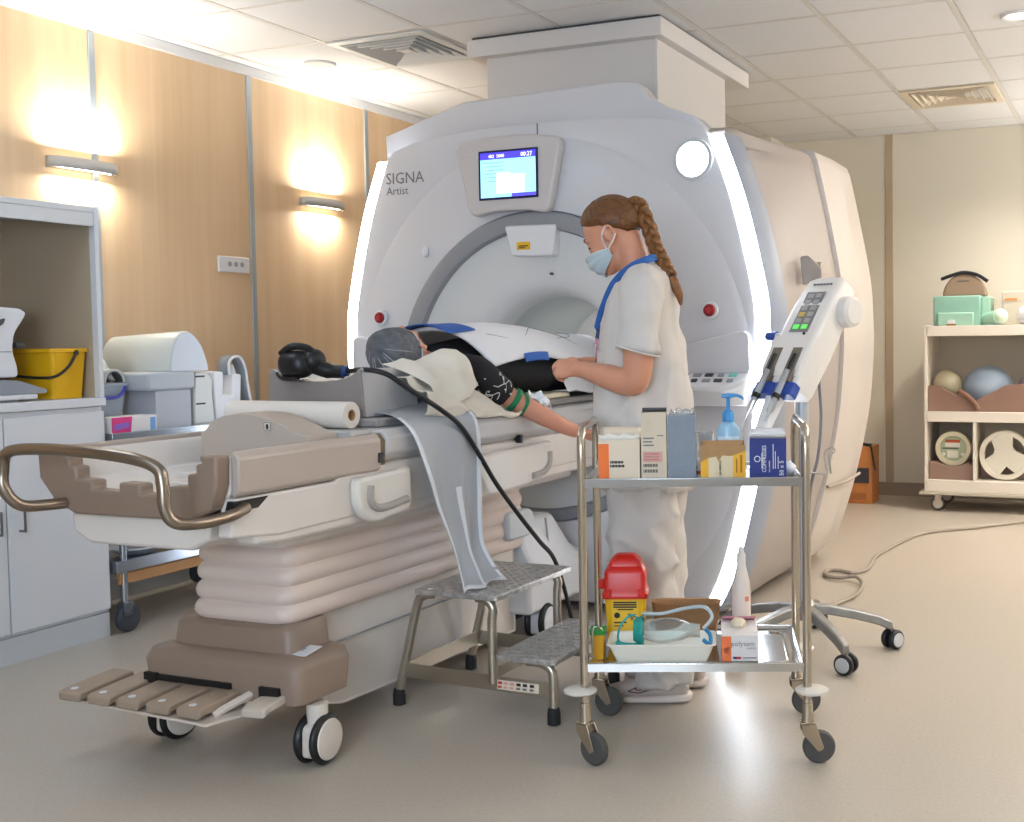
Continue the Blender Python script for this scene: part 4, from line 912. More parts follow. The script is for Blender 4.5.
u_ = [(4.13, ZD), (4.285, ZD), (4.30, 1.06), (4.245, 1.065), (4.235, .96), (4.18, .96), (4.185, 1.075), (4.115, 1.08)]
build('cradle_shell', MB().prism(u_, 'x', -4.18, -4.0), WHITE, t, bevel=.008)
build('blue_strip', MB().bb(-4.0, -3.995, 4.14, 4.27, .845, .857), mat('strip_blue', '#3d5f95', .4), t)
t = thing('curved_arch_coil', 'low domed grey coil behind the white cradle on the cart', 'coil', (-4.3, 4.15, ZD))
build('dome', MB().loft([[(-4.21-dx, 4.15+.09*cos(a), ZD+.335*max(0, sin(a))**.55) for a in [pi*k/16 for k in range(17)]] for dx in (0, .17)]), mat('coil_grey', '#c3cac9'), t, ang=50)
t = thing('flexible_strap_coil', 'grey flexible coil bent in a hoop at the right end of the cart', 'coil', (-4.15, 4.36, ZD))
hp = spl([(4.235, 1.06, 0), (4.235, 1.115, 0), (4.265, 1.142, 0), (4.31, 1.14, 0), (4.34, 1.09, 0), (4.355, 1.0, 0), (4.38, .9, 0), (4.41, ZD+.006, 0)], 6)
build('hoop', MB().loft([[(x, p.x, p.y) for p in hp] for x in (-4.02, -4.08)], False, False), mat('strap_grey', '#84898f', .5), t, solid=.012)
build('hoop_edge', MB().tube([(-4.018, p.x+.004, p.y) for p in hp], .007, 6), WHITE, t)
build('white_leg', MB().prism([(p.x, p.y) for p in rpoly([(4.308, ZD, 0), (4.345, ZD, 0), (4.335, 1.05, 0), (4.31, 1.11, 0)], .01, 3)], 'x', -4.12, -4.06), WHITE, t, bevel=.004)
t = thing('dished_lower_coil', 'white shallow dish coil on the lower shelf of the cart', 'coil', (-4.08, 3.72, .3065))
build('dish', MB().lathe([(0, .002), (.06, .002), (.11, .03), (.12, .034), (.118, .04), (.06, .012), (0, .012)], (-4.08, 3.72, .2925), n=28, caps=False).xf(lambda p: Vector((p.x, 3.72+(p.y-3.72)*1.15, p.z))), WHITE, t)
build('dish_block', MB().bb(-4.12, -4.02, 3.74, 3.86, .33, .375), mat('block_grey', '#9fa4ad', .5), t, bevel=.006)
t = thing('black_lower_coil', 'black plastic coil part on the lower shelf of the cart', 'coil', (-4.06, 4.08, .2935))
build('part_body', MB().prism([(p.x, p.y) for p in rpoly([(3.94, .2935, 0), (4.24, .2935, 0), (4.22, .325, 0), (4.0, .335, 0)], .01, 3)], 'x', -4.12, -3.99), BLACK, t, bevel=.005)

# ================================================================ INJECTOR ON ITS STAND
ij = thing('contrast_injector', 'white twin-syringe contrast injector on a five-legged wheeled stand', 'injector', (-1.2, 4.22, 0))
IH = Vector((-1.2, 4.22, 0))
ang0 = math.degrees(math.atan2(3.94-4.22, -.95+1.2))
for k in range(5):
    a = radians(ang0+72*k); e = Vector((cos(a), sin(a), 0))
    prof = [(.0, .165, .03), (.10, .16, .027), (.2, .14, .024), (.29, .115, .021), (.345, .09, .018)]
    l = build('base_leg', MB().loft([[tuple(IH+e*r+e.cross(Vector((0, 0, 1)))*s*w+Vector((0, 0, z+dz))) for s, dz in ((-1, -.02), (-.7, .016), (.7, .016), (1, -.02))] for r, z, w in prof]), ALU, ij, bevel=.006)
    c = IH+e*.345
    twin = MB()
    m_ = rot('Z', math.degrees(a)+90+35)
    for s in (1, -1):
        build('wheel', MB().lathe([(.01, .009), (.034, .009), (.038, .014), (.038, .024), (.033, .03), (.027, .031)], (0, 0, 0), m_ @ rot('Y', 90*s), 20).xf(lambda p: p+Vector((c.x, c.y, .038))), BLACK, l)
        build('wheel_cap', MB().lathe([(.028, .03), (.026, .034), (0, .035)], (0, 0, 0), m_ @ rot('Y', 90*s), 18, False).xf(lambda p: p+Vector((c.x, c.y, .038))), LGREY, l)
    build('wheel_mount', MB().cyl((c.x, c.y, .03), (c.x, c.y, .075), .011, n=10), CHROME, l)
build('hub', MB().lathe([(.045, .125), (.05, .14), (.05, .18), (.035, .2)], IH, n=24), ALU, ij)
build('pole', MB().cyl(IH+Vector((0, 0, .18)), IH+Vector((0, 0, 1.16)), .026, n=20), mat('pole_blue_white', '#b9c3cf', .3, .3), ij)
build('pole_groove', MB().bb(IH.x-.006, IH.x+.002, IH.y-.0275, IH.y-.02, .2, 1.1), GREY, ij)
# head: tilted long housing. axis a (up the head), w across, n out of the keypad face
ax = Vector((.10, .24, .36)).normalized(); nn = Vector((.923, -.385, 0)).cross(ax).normalized(); ww_ = ax.cross(nn)
HB = Vector((-1.245, 4.10, 1.005))      # lower end of the housing
def H(s, w, d): return HB+ax*s*1.25+ww_*w*1.4+nn*d*1.1
IW_ = mat('injector_white', '#e4e1de', .33)
def sect(s, hw, d0, d1, r): return [tuple(H(s, p.x, p.y)) for p in rpoly([(-hw, d0, 0), (hw, d0, 0), (hw, d1, 0), (-hw, d1, 0)], r, 4)]
build('head_housing', MB().loft([sect(0, .062, -.07, .03, .02), sect(.02, .066, -.075, .035, .02), sect(.16, .068, -.085, .04, .02), sect(.30, .066, -.085, .036, .02), sect(.40, .062, -.07, .02, .02), sect(.415, .052, -.06, .01, .02)]), IW_, ij, ang=50)
build('head_shoulder', MB().loft([sect(.155, .07, -.05, .046, .015), sect(.17, .071, -.05, .052, .015), sect(.06, .069, -.04, .05, .015), sect(.03, .062, -.03, .04, .015)][::-1]), IW_, ij, ang=50)
build('motor_pod', MB().tube([H(.32, .04, -.05), H(.32, .09, -.05), H(.32, .098, -.05)], [.062, .058, .045], 24), IW_, ij)
kp = build('keypad', MB().loft([sect(.19, .032, .037, .0415, .004), sect(.345, .032, .034, .0335, .004)]), mat('keypad_grey', '#7d7c7c', .45), ij)
for r in range(6):
    for c_ in (-1, 1):
        s_ = .208+r*.024; d = .0425-(s_-.19)*.05
        m = mat('key_green', '#5bd35a', .4, emit=.6) if r == 0 else (mat('key_amber', '#d6b356', .4) if (r == 2 and c_ < 0) else mat('key_grey', '#a3a2a0', .45))
        build('key', MB().loft([[tuple(H(s_+ds, c_*.014+dw, d+k)) for dw, ds in ((-.009, -.008), (.009, -.008), (.009, .008), (-.009, .008))] for k in (-.004, .0018)]), m, kp, flat=True)
build('indicator', MB().ell(H(.178, .03, .05), (.006, .006, .006)), BLACK, ij)
text('print', 'injector', .011, H(.375, -.03, .0262), Matrix((ww_, ax, nn)).transposed(), INKG, ij) if False else None
for k in range(6): build('print', MB().loft([[tuple(H(.378+ds, -.03+k*.011+dw, .0255+q_)) for dw, ds in ((0, 0), (.008, 0), (.008, .005), (0, .005))] for q_ in (-.004, .001)]), INKG, ij, flat=True)
for k in (-1, 0, 1): build('top_button', MB().ell(H(.41, k*.025, .0), (.009, .009, .009), nu=12, nv=8), LGREY, ij)
for c_ in (-1, 1):
    build('syringe_slot', MB().loft([sect_ for sect_ in [[tuple(H(s_, c_*.034+p[0], p[1])) for p in ((-.016, .0), (.016, .0), (.016, .0525), (-.016, .0525))] for s_ in (.005, .125)]]), mat('slot_dark', '#6d665c', .6), ij)
    build('plunger', MB().tube([H(.10, c_*.034, .052), H(.02, c_*.034, .054)], .009, 12), BLACK, ij)
    sy = build('syringe', MB().tube([H(.04, c_*.034, .056), H(-.10, c_*.034, .056), H(-.11, c_*.034, .056), H(-.135, c_*.034, .056)], [.0125, .0125, .006, .004], 14), mat('syringe_clear', '#e9edf0', .12, trans=.6), ij)
    build('syringe_collar', MB().tube([H(-.045, c_*.034, .056), H(-.06, c_*.034, .056)], .0165, 14), BLACK, sy)
    build('blue_clamp', MB().loft([[tuple(H(s_, c_*.034+p.x, p.y)) for p in rpoly([(-.034, .0, 0), (.034, .0, 0), (.034, .045, 0), (-.034, .045, 0)], .015, 4)] for s_ in (-.035, .008)]), BLUE, ij, bevel=.004)
build('clamp_bridge', MB().loft([[tuple(H(s_, p.x, p.y)) for p in rpoly([(-.03, -.005, 0), (.03, -.005, 0), (.03, .04, 0), (-.03, .04, 0)], .008, 3)] for s_ in (-.03, .006)]), BLUE, ij, bevel=.003)
build('feed_tube', MB().tube(spl([H(-.13, -.034, .056), H(-.17, -.036, .052), H(-.22, -.03, .045), H(-.26, -.02, .02)], 6), .003, 6), mat('tube_clear', '#dbe6ea'), ij)
build('white_sleeve', MB().loft([sect(-.035, .024, -.01, .03, .008), sect(-.16, .018, -.01, .02, .008), sect(-.26, .014, -.005, .015, .006)]), mat('sleeve_white', '#eef2f8', .35), ij, ang=50)
build('side_arm', MB().tube([H(.20, -.06, .0), H(.20, -.105, .0)], .013, 12), LGREY, ij)
build('blue_knob', MB().tube([H(.20, -.10, .0), H(.20, -.135, .0)], [.02, .016], 14), BLUE, ij)
build('cable', MB().tube(spl([H(.12, .06, -.05), (-1.14, 4.25, 1.04), (-1.13, 4.24, .9), (-1.14, 4.23, .75), (-1.165, 4.2, .6), (-1.17, 4.2, .3)], 8), .006, 8), mat('cable_grey', '#70727a', .5), ij)
hk = spl([(-1.175, 4.2, .69), (-1.10, 4.19, .69), (-1.095, 4.19, .70), (-1.105, 4.19, .765), (-1.075, 4.185, .79), (-1.065, 4.185, .775), (-1.085, 4.19, .75), (-1.08, 4.19, .69)], 4)
build('wire_hook', MB().tube(hk, .0035, 8), CHROME, ij)
build('hook_clip', MB().bb(-1.185, -1.165, 4.185, 4.2, .70, .80), LGREY, ij, bevel=.003)

# ================================================================ RIGHT: SHELF TROLLEY BY THE BACK WALL
sh = thing('white_shelf_cart', 'cream open shelf unit on castors against the back wall', 'shelf unit', (-.95, 8.2, 0))
SW = mat('shelf_cream', '#e6ddd0', .45)
a0, a1, b0, b1 = -1.385, -.42, 7.93, 8.45
build('side_panel', MB().bb(a0, a0+.02, b0, b1, .13, 1.275), SW, sh, bevel=.002); build('side_panel', MB().bb(a1-.02, a1, b0, b1, .13, 1.275), SW, sh, bevel=.002)
build('back_panel', MB().bb(a0+.02, a1-.02, b1-.012, b1, .19, 1.2), mat('shelf_back', '#cfc0a8', .5), sh)
build('top_board', MB().bb(a0+.02, a1-.02, b0-.005, b1, 1.20, 1.27), SW, sh, bevel=.003)
build('middle_board', MB().bb(a0+.02, a1-.02, b0-.005, b1-.012, .615, .685), SW, sh, bevel=.003)
build('bottom_board', MB().bb(a0+.02, a1-.02, b0-.005, b1-.012, .135, .215), SW, sh, bevel=.003)
build('divider', MB().bb(-1.06, -1.04, b0, b1-.012, .215, .615), SW, sh, bevel=.002)
build('base_lip', MB().bb(a0-.03, a1+.03, b0-.03, b1, .115, .134), mat('lip_grey', '#bdb3a3', .5), sh, bevel=.003)
for x in (-1.30, -.5):
    for y in (7.98, 8.38):
        c = build('caster', MB().bb(x-.022, x+.022, y-.02, y+.02, .055, .116), mat('caster_cream', '#cfc4b4', .5), sh, bevel=.006)
        build('wheel', MB().lathe([(.02, -.015), (.042, -.015), (.048, -.008), (.048, .008), (.042, .015), (.02, .015)], (x, y, .048), rot('X', 90), 22), mat('wheel_dark', '#54504a', .5), c)
        build('wheel_cap', MB().lathe([(.034, .015), (.032, .018), (0, .019)], (x, y, .048), rot('X', 90), 18), mat('caster_cream', '#cfc4b4'), c)
MINT = mat('mint_plastic', '#a9d6c0', .4, trans=.2); MINT2 = mat('mint_dark', '#97c5b4', .4, trans=.2)
t = thing('mint_green_box', 'translucent mint green plastic box on top of the shelf unit', 'box', (-1.15, 8.1, 1.2705))
build('box_back', MB().bb(-1.335, -1.02, 8.0, 8.3, 1.2705, 1.475), MINT2, t, bevel=.008)
build('box_front', MB().bb(-1.30, -1.06, 7.96, 8.0, 1.2705, 1.36), MINT, t, bevel=.008)
build('box_side', MB().bb(-1.02, -.96, 8.05, 8.28, 1.2705, 1.465), MINT, t, bevel=.006)
build('box_foot', MB().prism([(p.x, p.y) for p in rpoly([(-1.235, 1.272, 0), (-1.18, 1.272, 0), (-1.185, 1.31, 0), (-1.23, 1.31, 0)], .012, 4)], 'y', 7.952, 7.961), WHITE, t)
build('box_foot_base', MB().bb(-1.237, -1.175, 7.95, 7.962, 1.2708, 1.284), mat('foot_brown', '#8b6b3c', .5), t)
t = thing('brown_domed_case', 'brown half-round case with a black strap behind the mint box', 'case', (-1.13, 8.24, 1.476))
build('dome', MB().prism([(-1.145+.145*cos(pi*k/20), 1.476+.155*sin(pi*k/20)) for k in range(21)], 'y', 8.12, 8.26), mat('case_brown', '#8c7562', .5), t, bevel=.01)
build('case_slot', MB().bb(-1.19, -1.11, 8.1175, 8.121, 1.575, 1.582), DGREY, t)
build('strap', MB().tube(spl([(-1.30, 8.12, 1.595), (-1.235, 8.12, 1.618), (-1.15, 8.12, 1.638), (-1.06, 8.12, 1.62), (-.985, 8.12, 1.572)], 6), [(.012, .012)]*25, 6), BLACK, t)
t = thing('mint_cylinder', 'small mint green cylinder lying on the shelf unit', 'cylinder', (-.95, 7.99, 1.2705))
build('barrel', MB().tube([(-1.0, 8.06, 1.315), (-.90, 7.99, 1.325)], [.036, .05], 22), MINT, t)
build('barrel_cap', MB().ell((-.885, 7.98, 1.328), (.05, .04, .053)), mat('mint_pale', '#cfe5cf', .4), t)
build('barrel_foot', MB().bb(-.97, -.87, 7.98, 8.03, 1.2705, 1.284), mat('mint_dark', '#97c5b4'), t)
t = thing('clear_accessory_box', 'pale translucent box with an orange tag at the right of the shelf top', 'box', (-.75, 8.15, 1.2705))
build('box_shell', MB().bb(-.885, -.55, 8.05, 8.3, 1.2705, 1.50), mat('box_pale', '#dcd5c2', .4, trans=.25), t, bevel=.01)
build('orange_tag', MB().bb(-.865, -.785, 8.045, 8.0505, 1.435, 1.45), mat('tag_orange', '#cf8848', .5), t)
t = thing('crumpled_white_pad', 'crumpled pale pad at the right end of the shelf top', 'pad', (-.72, 7.99, 1.2705))
build('pad', MB().ell((-.70, 7.99, 1.335), (.085, .05, .064), nu=22, nv=14).xf(lambda p: p+noise.noise_vector(p*18)*.012), mat('pad_white', '#dfdcdf', .6), t)
t = thing('cream_ball', 'small cream ball on the upper shelf', 'ball', (-1.255, 8.1, .76))
build('ball', MB().ell((-1.255, 8.1, .862), (.098, .098, .098), nu=28, nv=18), mat('ball_cream', '#b8ae93', .5), t); t.location.z = .764; 
t = thing('blue_grey_ball', 'large blue-grey exercise ball on the upper shelf', 'ball', (-.98, 8.12, .70))
build('ball', MB().ell((-.985, 8.14, .84), (.172, .16, .152), nu=32, nv=20), mat('ball_blue', '#93a3b5', .45), t)
t = thing('mauve_ball', 'pale mauve ball cut by the right edge of the picture', 'ball', (-.66, 8.12, .7))
build('ball', MB().ell((-.66, 8.14, .83), (.13, .13, .13), nu=28, nv=18), mat('ball_mauve', '#a5979a', .45), t)
BR = mat('foam_brown', '#87695a', .6)
t = thing('brown_foam_tray', 'brown foam tray with wavy edge and hanging strap on the upper shelf', 'foam tray', (-.9, 8.0, .686))
wav = [(-1.36, .685), (-1.36, .86)]+[(-1.36+.03*k, z) for k, z in enumerate((.862, .865, .86, .85, .83, .815, .80, .79, .78, .765, .755, .765, .785, .80, .815, .83, .85, .865, .87, .872))]+[(-.45, .872), (-.45, .685)]
build('tray_front', MB().prism([(p[0], p[1]) for p in wav[1:-1]]+[(-.45, .6855), (-1.36, .6855)], 'y', 7.955, 7.98), BR, t, bevel=.004)
build('tray_floor', MB().bb(-1.355, -.45, 7.98, 8.4, .6855, .69), BR, t)
build('strap', MB().tube(spl([(-1.16, 7.95, .83), (-1.10, 7.945, .79), (-1.05, 7.945, .74), (-1.03, 7.945, .70)], 5), [(.02, .008)]*16, 8), mat('strap_brown', '#7e5c4a', .6), t)
t = thing('round_phantom_disc', 'round pale disc with a printed label in the lower left bay', 'phantom', (-1.21, 8.02, .3))
build('rim', MB().lathe([(.085, .0), (.118, .0), (.122, .01), (.122, .05), (.118, .06), (.09, .06), (.085, .05)], (-1.205, 8.08, .425), rot('X', 90), 36, False), mat('disc_pale', '#ddd5b9', .45), t)
build('disc_face', MB().lathe([(0, 0), (.092, 0), (.092, .012), (0, .012)], (-1.205, 8.05, .425), rot('X', 90), 32), mat('disc_green', '#aebb98', .4), t)
for x, z, w, h, m in ((-1.21, .475, .1, .02, mat('lab_orange', '#c0572d', .5)), (-1.21, .45, .1, .03, PAPER), (-1.225, .425, .11, .008, DGREY), (-1.21, .385, .075, .05, PAPER)): build('disc_label', MB().bb(x-w/2, x+w/2, 8.034, 8.0385, z-h/2, z+h/2), m, t, flat=True)
for x in (-1.27, -1.14): build('disc_knob', MB().ell((x, 8.03, .385), (.014, .01, .014)), PAPER, t)
t.location.z = .30
t = thing('white_wheel_phantom', 'white three-spoked wheel-shaped phantom in the lower right bay', 'phantom', (-.86, 8.02, .216))
WP = mat('wheel_white', '#e5dfcf', .4)
build('rim', MB().lathe([(.138, .0), (.165, .0), (.17, .008), (.17, .05), (.165, .058), (.138, .058), (.135, .05), (.135, .008), (.138, 0)], (-.86, 8.07, .387), rot('X', 90), 44, False), WP, t)
for a in (100, 225, 330):
    R = rot('Y', -a+90); w = .05
    build('spoke', MB().prism([(-.05, -.02), (.05, -.02), (.075, .14), (-.075, .14)], 'y', 8.018, 8.062).xf(lambda p: R @ Vector((p.x, 0, p.z))+Vector((-.86, p.y, .387))), WP, t, bevel=.004)
build('hub', MB().cyl((-.86, 8.016, .387), (-.86, 8.064, .387), .075, n=24), WP, t)
t = thing('foam_block', 'brown foam block supporting the round disc in the lower left bay', 'foam block', (-1.2, 8.05, .2155))
build('block', MB().prism([(-1.36, .2155), (-1.065, .2155), (-1.065, .32), (-1.1, .335), (-1.15, .315), (-1.21, .303), (-1.27, .315), (-1.31, .335), (-1.36, .34)], 'y', 7.97, 8.2), mat('foam_mauve', '#8d7266', .6), t, bevel=.004)
t = thing('foam_block', 'brown foam block behind the white wheel in the lower right bay', 'foam block', (-.8, 8.2, .2155))
build('block', MB().bb(-1.03, -.46, 8.1, 8.3, .2155, .33), mat('foam_mauve', '#8d7266'), t, bevel=.006)
t = thing('pink_bag', 'pink plastic bag behind the white wheel at the right', 'bag', (-.72, 8.2, .331))
build('bag', MB().ell((-.70, 8.18, .40), (.06, .05, .085), nu=18, nv=12).xf(lambda p: p+noise.noise_vector(p*25)*.01), mat('bag_pink', '#d9a6b8', .5), t); t.location.z = .33
# orange wooden box on the floor
t = thing('orange_wooden_box', 'orange wooden box with a dark opening on the floor behind the scanner', 'box', (-1.9, 8.25, 0))
OW = mat('orange_wood', '#bd7a42', .5, var=.08, vs=14)
build('case', MB().bb(-2.02, -1.79, 8.12, 8.35, .0, .415), OW, t, bevel=.004)
build('opening', MB().bb(-1.995, -1.812, 8.114, 8.1205, .15, .26), mat('opening_navy', '#3a3740', .5), t)
build('label_plate', MB().bb(-1.97, -1.83, 8.115, 8.1205, .03, .08), mat('plate_brown', '#a4683a', .5), t)
t = thing('black_lead_bundle', 'black cable ends draped over the orange wooden box', 'cable', (-1.82, 8.1, .416))
build('lead', MB().tube(spl([(-1.93, 8.18, .425), (-1.85, 8.15, .424), (-1.80, 8.12, .42), (-1.785, 8.108, .36), (-1.775, 8.105, .30), (-1.765, 8.105, .25)], 6), .007, 8), BLACK, t)
build('lead', MB().tube(spl([(-1.95, 8.2, .423), (-1.88, 8.2, .43), (-1.82, 8.16, .425)], 6), .007, 8), BLACK, t)
build('plug', MB().bb(-1.84, -1.80, 8.13, 8.17, .416, .435), BLACK, t, bevel=.004)
# cable on the floor
cp = [(.2, 7.85, .01), (-.35, 7.78, .01), (-.69, 7.57, .01), (-.93, 7.28, .01), (-1.21, 6.96, .01), (-1.30, 6.5, .01), (-1.33, 6.1, .01), (-1.30, 5.80, .01), (-1.34, 5.66, .01), (-1.42, 5.69, .012), (-1.48, 5.66, .014), (-1.46, 5.54, .014), (-1.38, 5.49, .016), (-1.30, 5.50, .026), (-1.24, 5.40, .014), (-1.22, 5.20, .01), (-1.25, 5.0, .01), (-1.32, 4.84, .01), (-1.42, 4.66, .01)]
o = build('floor_cable', MB().tube(spl(cp, 8), .0095, 8), mat('cable_taupe', '#9a8f83', .5), ang=70)
tag(o, 'long taupe cable looped on the floor at the right of the scanner', 'cable')
# ================================================================ THINGS LYING ON THE TABLE
t = thing('arched_end_pad', 'grey-beige arched bolster lying across the tray of the patient table', 'bolster', (TX, 2.78, .805))
arc = [(-.185, .84), (-.19, .935), (-.17, .94), (-.15, .965), (-.10, .985), (-.04, .994), (.03, .99), (.09, .975), (.15, .952), (.19, .935), (.22, .932), (.22, .84)]
ap = rpoly([(TX+x, z, 0) for x, z in arc], .012, 3)
build('bolster_body', MB().prism([(p.x, p.y) for p in ap], 'y', 2.70, 2.835), mat('bolster_grey', '#b9aca1', .45), t, bevel=.006)
build('bolster_foot', MB().bb(TX-.18, TX+.18, 2.71, 2.83, .8055, .84), mat('bolster_grey', '#b9aca1'), t)
pl_ = build('symbol_plate', MB().bb(TX+.06, TX+.088, 2.6965, 2.7005, .942, .97), mat('plate_cream', '#d6ccbe', .5), t, flat=True)
build('symbol_border', MB().tube([Vector(p) for p in ((TX+.062, 2.6962, .944), (TX+.086, 2.6962, .944), (TX+.086, 2.6962, .968), (TX+.062, 2.6962, .968))], .0011, 4, closed=True), INK, pl_, flat=True)
build('symbol_figure', MB().prism([(TX+.071, .947), (TX+.077, .947), (TX+.079, .957), (TX+.0765, .963), (TX+.0715, .963), (TX+.069, .957)], 'y', 2.6955, 2.6968), INK, pl_, flat=True)
# paper roll
t = thing('paper_roll', 'roll of white couch paper with a brown core lying across the table', 'paper roll', (TX-.06, 2.93, .935))
RX0, RX1, RC = TX-.27, TX+.205, Vector((0, 2.925, .9765))
def rollp(r, x): return [(x, RC.y+r*cos(2*pi*k/32), RC.z+r*sin(2*pi*k/32)) for k in range(32)]
build('paper', MB().loft([rollp(.018, RX0), rollp(.042, RX0), rollp(.0425, RX0+.01), rollp(.0425, RX1-.01), rollp(.042, RX1), rollp(.018, RX1)], False), mat('couch_paper', '#e6ddd3', .8), t, ang=50)
build('cardboard_core', MB().loft([rollp(.018, RX1), rollp(.0155, RX1), rollp(.0155, RX0), rollp(.018, RX0)], False), CARD, t, ang=50)
# head block
t = thing('head_support_block', 'grey block with a scooped top on the table at the patient\'s head', 'head support', (TX, 3.15, .9625))
hb = [(-.195, .9635), (.195, .9635), (.182, 1.118), (.175, 1.12)]+[(.17*cos(pi*k/12), 1.118-.04*sin(pi*k/12)) for k in range(1, 12)]+[(-.175, 1.12), (-.182, 1.118)]
build('front_face', MB().prism([(TX+x, z) for x, z in hb], 'y', 3.0, 3.012), mat('block_dark', '#8d8682', .5), t, bevel=.004)
build('block_body', MB().prism([(TX+x, z) for x, z in hb], 'y', 3.0125, 3.30), mat('block_light', '#b9b7b8', .5), t, bevel=.006)
# black headset / viewer and its cord
t = thing('black_viewer', 'black bulky hand-held device with a blue ring resting on the scooped block', 'device', (TX-.06, 3.0, 1.085))
c = Vector((TX-.06, 2.99, 1.135))
build('device_body', MB().ell(c, (.062, .05, .047), nu=28, nv=18).xf(lambda p: c+Vector(((abs(p.x-c.x)/.062)**.75*.062*(1 if p.x > c.x else -1), (p-c).y, (abs(p.z-c.z)/.047)**.8*.047*(1 if p.z > c.z else -1)))), BLACK, t, sub=1)
build('device_rear', MB().ell(c+Vector((.055, .02, .01)), (.035, .042, .04)), BLACK, t)
build('device_ridge', MB().tube(spl([c+Vector((-.045, -.02, .034)), c+Vector((0, -.02, .058)), c+Vector((.05, 0, .05)), c+Vector((.075, .02, .01))], 5), .012, 8), BLACK, t)
build('grip_tube', MB().tube(spl([c+Vector((.05, .02, -.005)), c+Vector((.10, .035, -.022)), c+Vector((.15, .045, -.026))], 4), [.026]*5+[.022]*4, 16), BLACK, t)
build('blue_ring', MB().tube([c+Vector((.135, .042, -.025)), c+Vector((.165, .048, -.024))], [.021, .017], 16), mat('ring_blue', '#23406f', .3), t)
build('device_foot', MB().tube(spl([c+Vector((-.07, -.01, -.03)), c+Vector((-.03, -.03, -.045)), c+Vector((.03, -.03, -.045))], 4), .008, 8), BLACK, t)
build('chrome_tip', MB().bb(c.x+.015, c.x+.05, 2.972, 2.99, 1.082, 1.086), CHROME, t)
o = build('cord', MB().tube(spl([c+Vector((.16, .048, -.024)), (-2.30, 3.02, 1.116), (-2.24, 3.05, 1.10), (-2.19, 3.10, 1.05), (-2.135, 3.19, .98), (-2.125, 3.29, .92), (-2.12, 3.38, .83), (-2.11, 3.49, .70), (-2.09, 3.60, .58), (-2.07, 3.72, .46), (-2.06, 3.82, .37), (-2.05, 3.9, .2), (-2.03, 3.93, .02)], 8), .0085, 8), mat('cord_black', '#1d1d1f', .4), t, ang=70)
build('cord_sleeve', MB().tube([(-2.315, 3.015, 1.116), (-2.27, 3.033, 1.112)], .008, 8), GREY, t)

# ---- linen
def cloth(name, m, fn, nu, nv, th=.004, parent=None, sub=1): return build(name, MB().grid(fn, nu, nv), m, parent, solid=th, sub=sub)
LIN = mat('linen_white', '#e4e2e3', .85, sheen=.2); LINC = mat('linen_cream', '#ddd5c6', .85, sheen=.2)
def nz(x, y, z=0, s=6, a=.01): return a*noise.noise(Vector((x*s, y*s, z*s)))
t = thing('head_pillow', 'white pillow with a cream cover under the patient\'s head', 'pillow', (TX, 3.42, .975))
def pil(u, v):
    a = u*2*pi; b = (v-.5)*pi
    sx_ = (abs(cos(a))**.5)*(1 if cos(a) > 0 else -1); sy_ = (abs(sin(a))**.5)*(1 if sin(a) > 0 else -1)
    r = cos(b)**.45
    x = .22*sx_*r; y = .16*sy_*r; z = .055*sin(b)*(1.0-.2*(abs(x)/.22))+.03*(y < 0)*(-y/.16)
    return (TX+.02+x, 3.43+y, 1.035+z+nz(x, y, z, 12, .012))
build('pillow_body', MB().grid(pil, 48, 16), LINC, t, sub=1)
t = thing('cream_under_sheet', 'cream sheet bunched under the patient and hanging over the near table edge', 'sheet', (TX+.15, 3.5, .97))
def us(u, v):      # u along the table (head to hip), v from under the body out over the near side
    y = 3.16+u*.62
    prof = [(-2.47, 1.10), (-2.38, 1.10), (-2.30, 1.095), (-2.235, 1.075), (-2.19, 1.03), (-2.165, .98), (-2.16, .955)]
    k = v*(len(prof)-1); i = min(int(k), len(prof)-2); f = k-i
    x = prof[i][0]*(1-f)+prof[i+1][0]*f; z = prof[i][1]*(1-f)+prof[i+1][1]*f
    z -= .20*max(0, u-.35)*(1-.3*v); z = max(z, .968 if v < .6 else .93)
    if v > .55: y += (v-.55)*.12*sin(u*7)
    return (x+nz(y, v, 1, 9, .025), y+nz(x, v, 2, 5, .03), z+nz(y, v, 0, 8, .03)*(.3+v))
cloth('sheet', LINC, us, 40, 24, .004, t)
t = thing('white_corner_cloth', 'white disposable cloth with a hanging corner beside the patient\'s head', 'cloth', (-2.25, 3.35, 1.0))
def cc(u, v):
    a = Vector((-2.36, 3.18, 1.125)); b = Vector((-2.30, 3.50, 1.165)); c_ = Vector((-2.165, 3.23, .955)); d = Vector((-2.19, 3.52, 1.03))
    p = (a*(1-u)+b*u)*(1-v)+(c_*(1-u)+d*u)*v
    p += Vector((.04, 0, .035))*sin(v*pi)*(1-.4*u); return p+Vector((nz(u*2, v*2, 0, 1.2, .012)+.006*sin(u*8+v*3), 0, nz(u*2, v*2, 5, 1.1, .012)+.008*sin(u*9-v*4)*(1-v)+.009*(1-2*abs(noise.noise(Vector((u*3.5+v, v*3-u*2, 7)))))))
cloth('cloth', mat('cloth_ivory', '#e2dccf', .85), cc, 28, 24, .003, t)
t = thing('foot_end_sheet', 'crumpled white sheet on the table beyond the patient, running into the bore', 'sheet', (TX, 4.6, .965))
def fs(u, v):
    k = abs(u-.5)*2; y = 4.30+v*.56+.10*(1-k)
    z = .978+.205*max(0, 1-k**2.2)*(1-.25*v)
    return (TX-.25+u*.50, y, z+nz(u*5, v*5, 3, 1.4, .022)+.01*sin(u*19+v*9)*k)
cloth('sheet', LIN, fs, 28, 20, .004, t)
t = thing('thin_beige_mattress', 'thin cream mattress on the table under the patient', 'mattress', (TX, 3.8, .9625))
build('mattress', MB().prism([(TX+x, z) for x, z in ((-.24, .9635), (-.235, .985), (.235, .985), (.24, .9635))], 'y', 3.31, 4.34), mat('mattress_cream', '#d8cdb4', .7), t, bevel=.006)
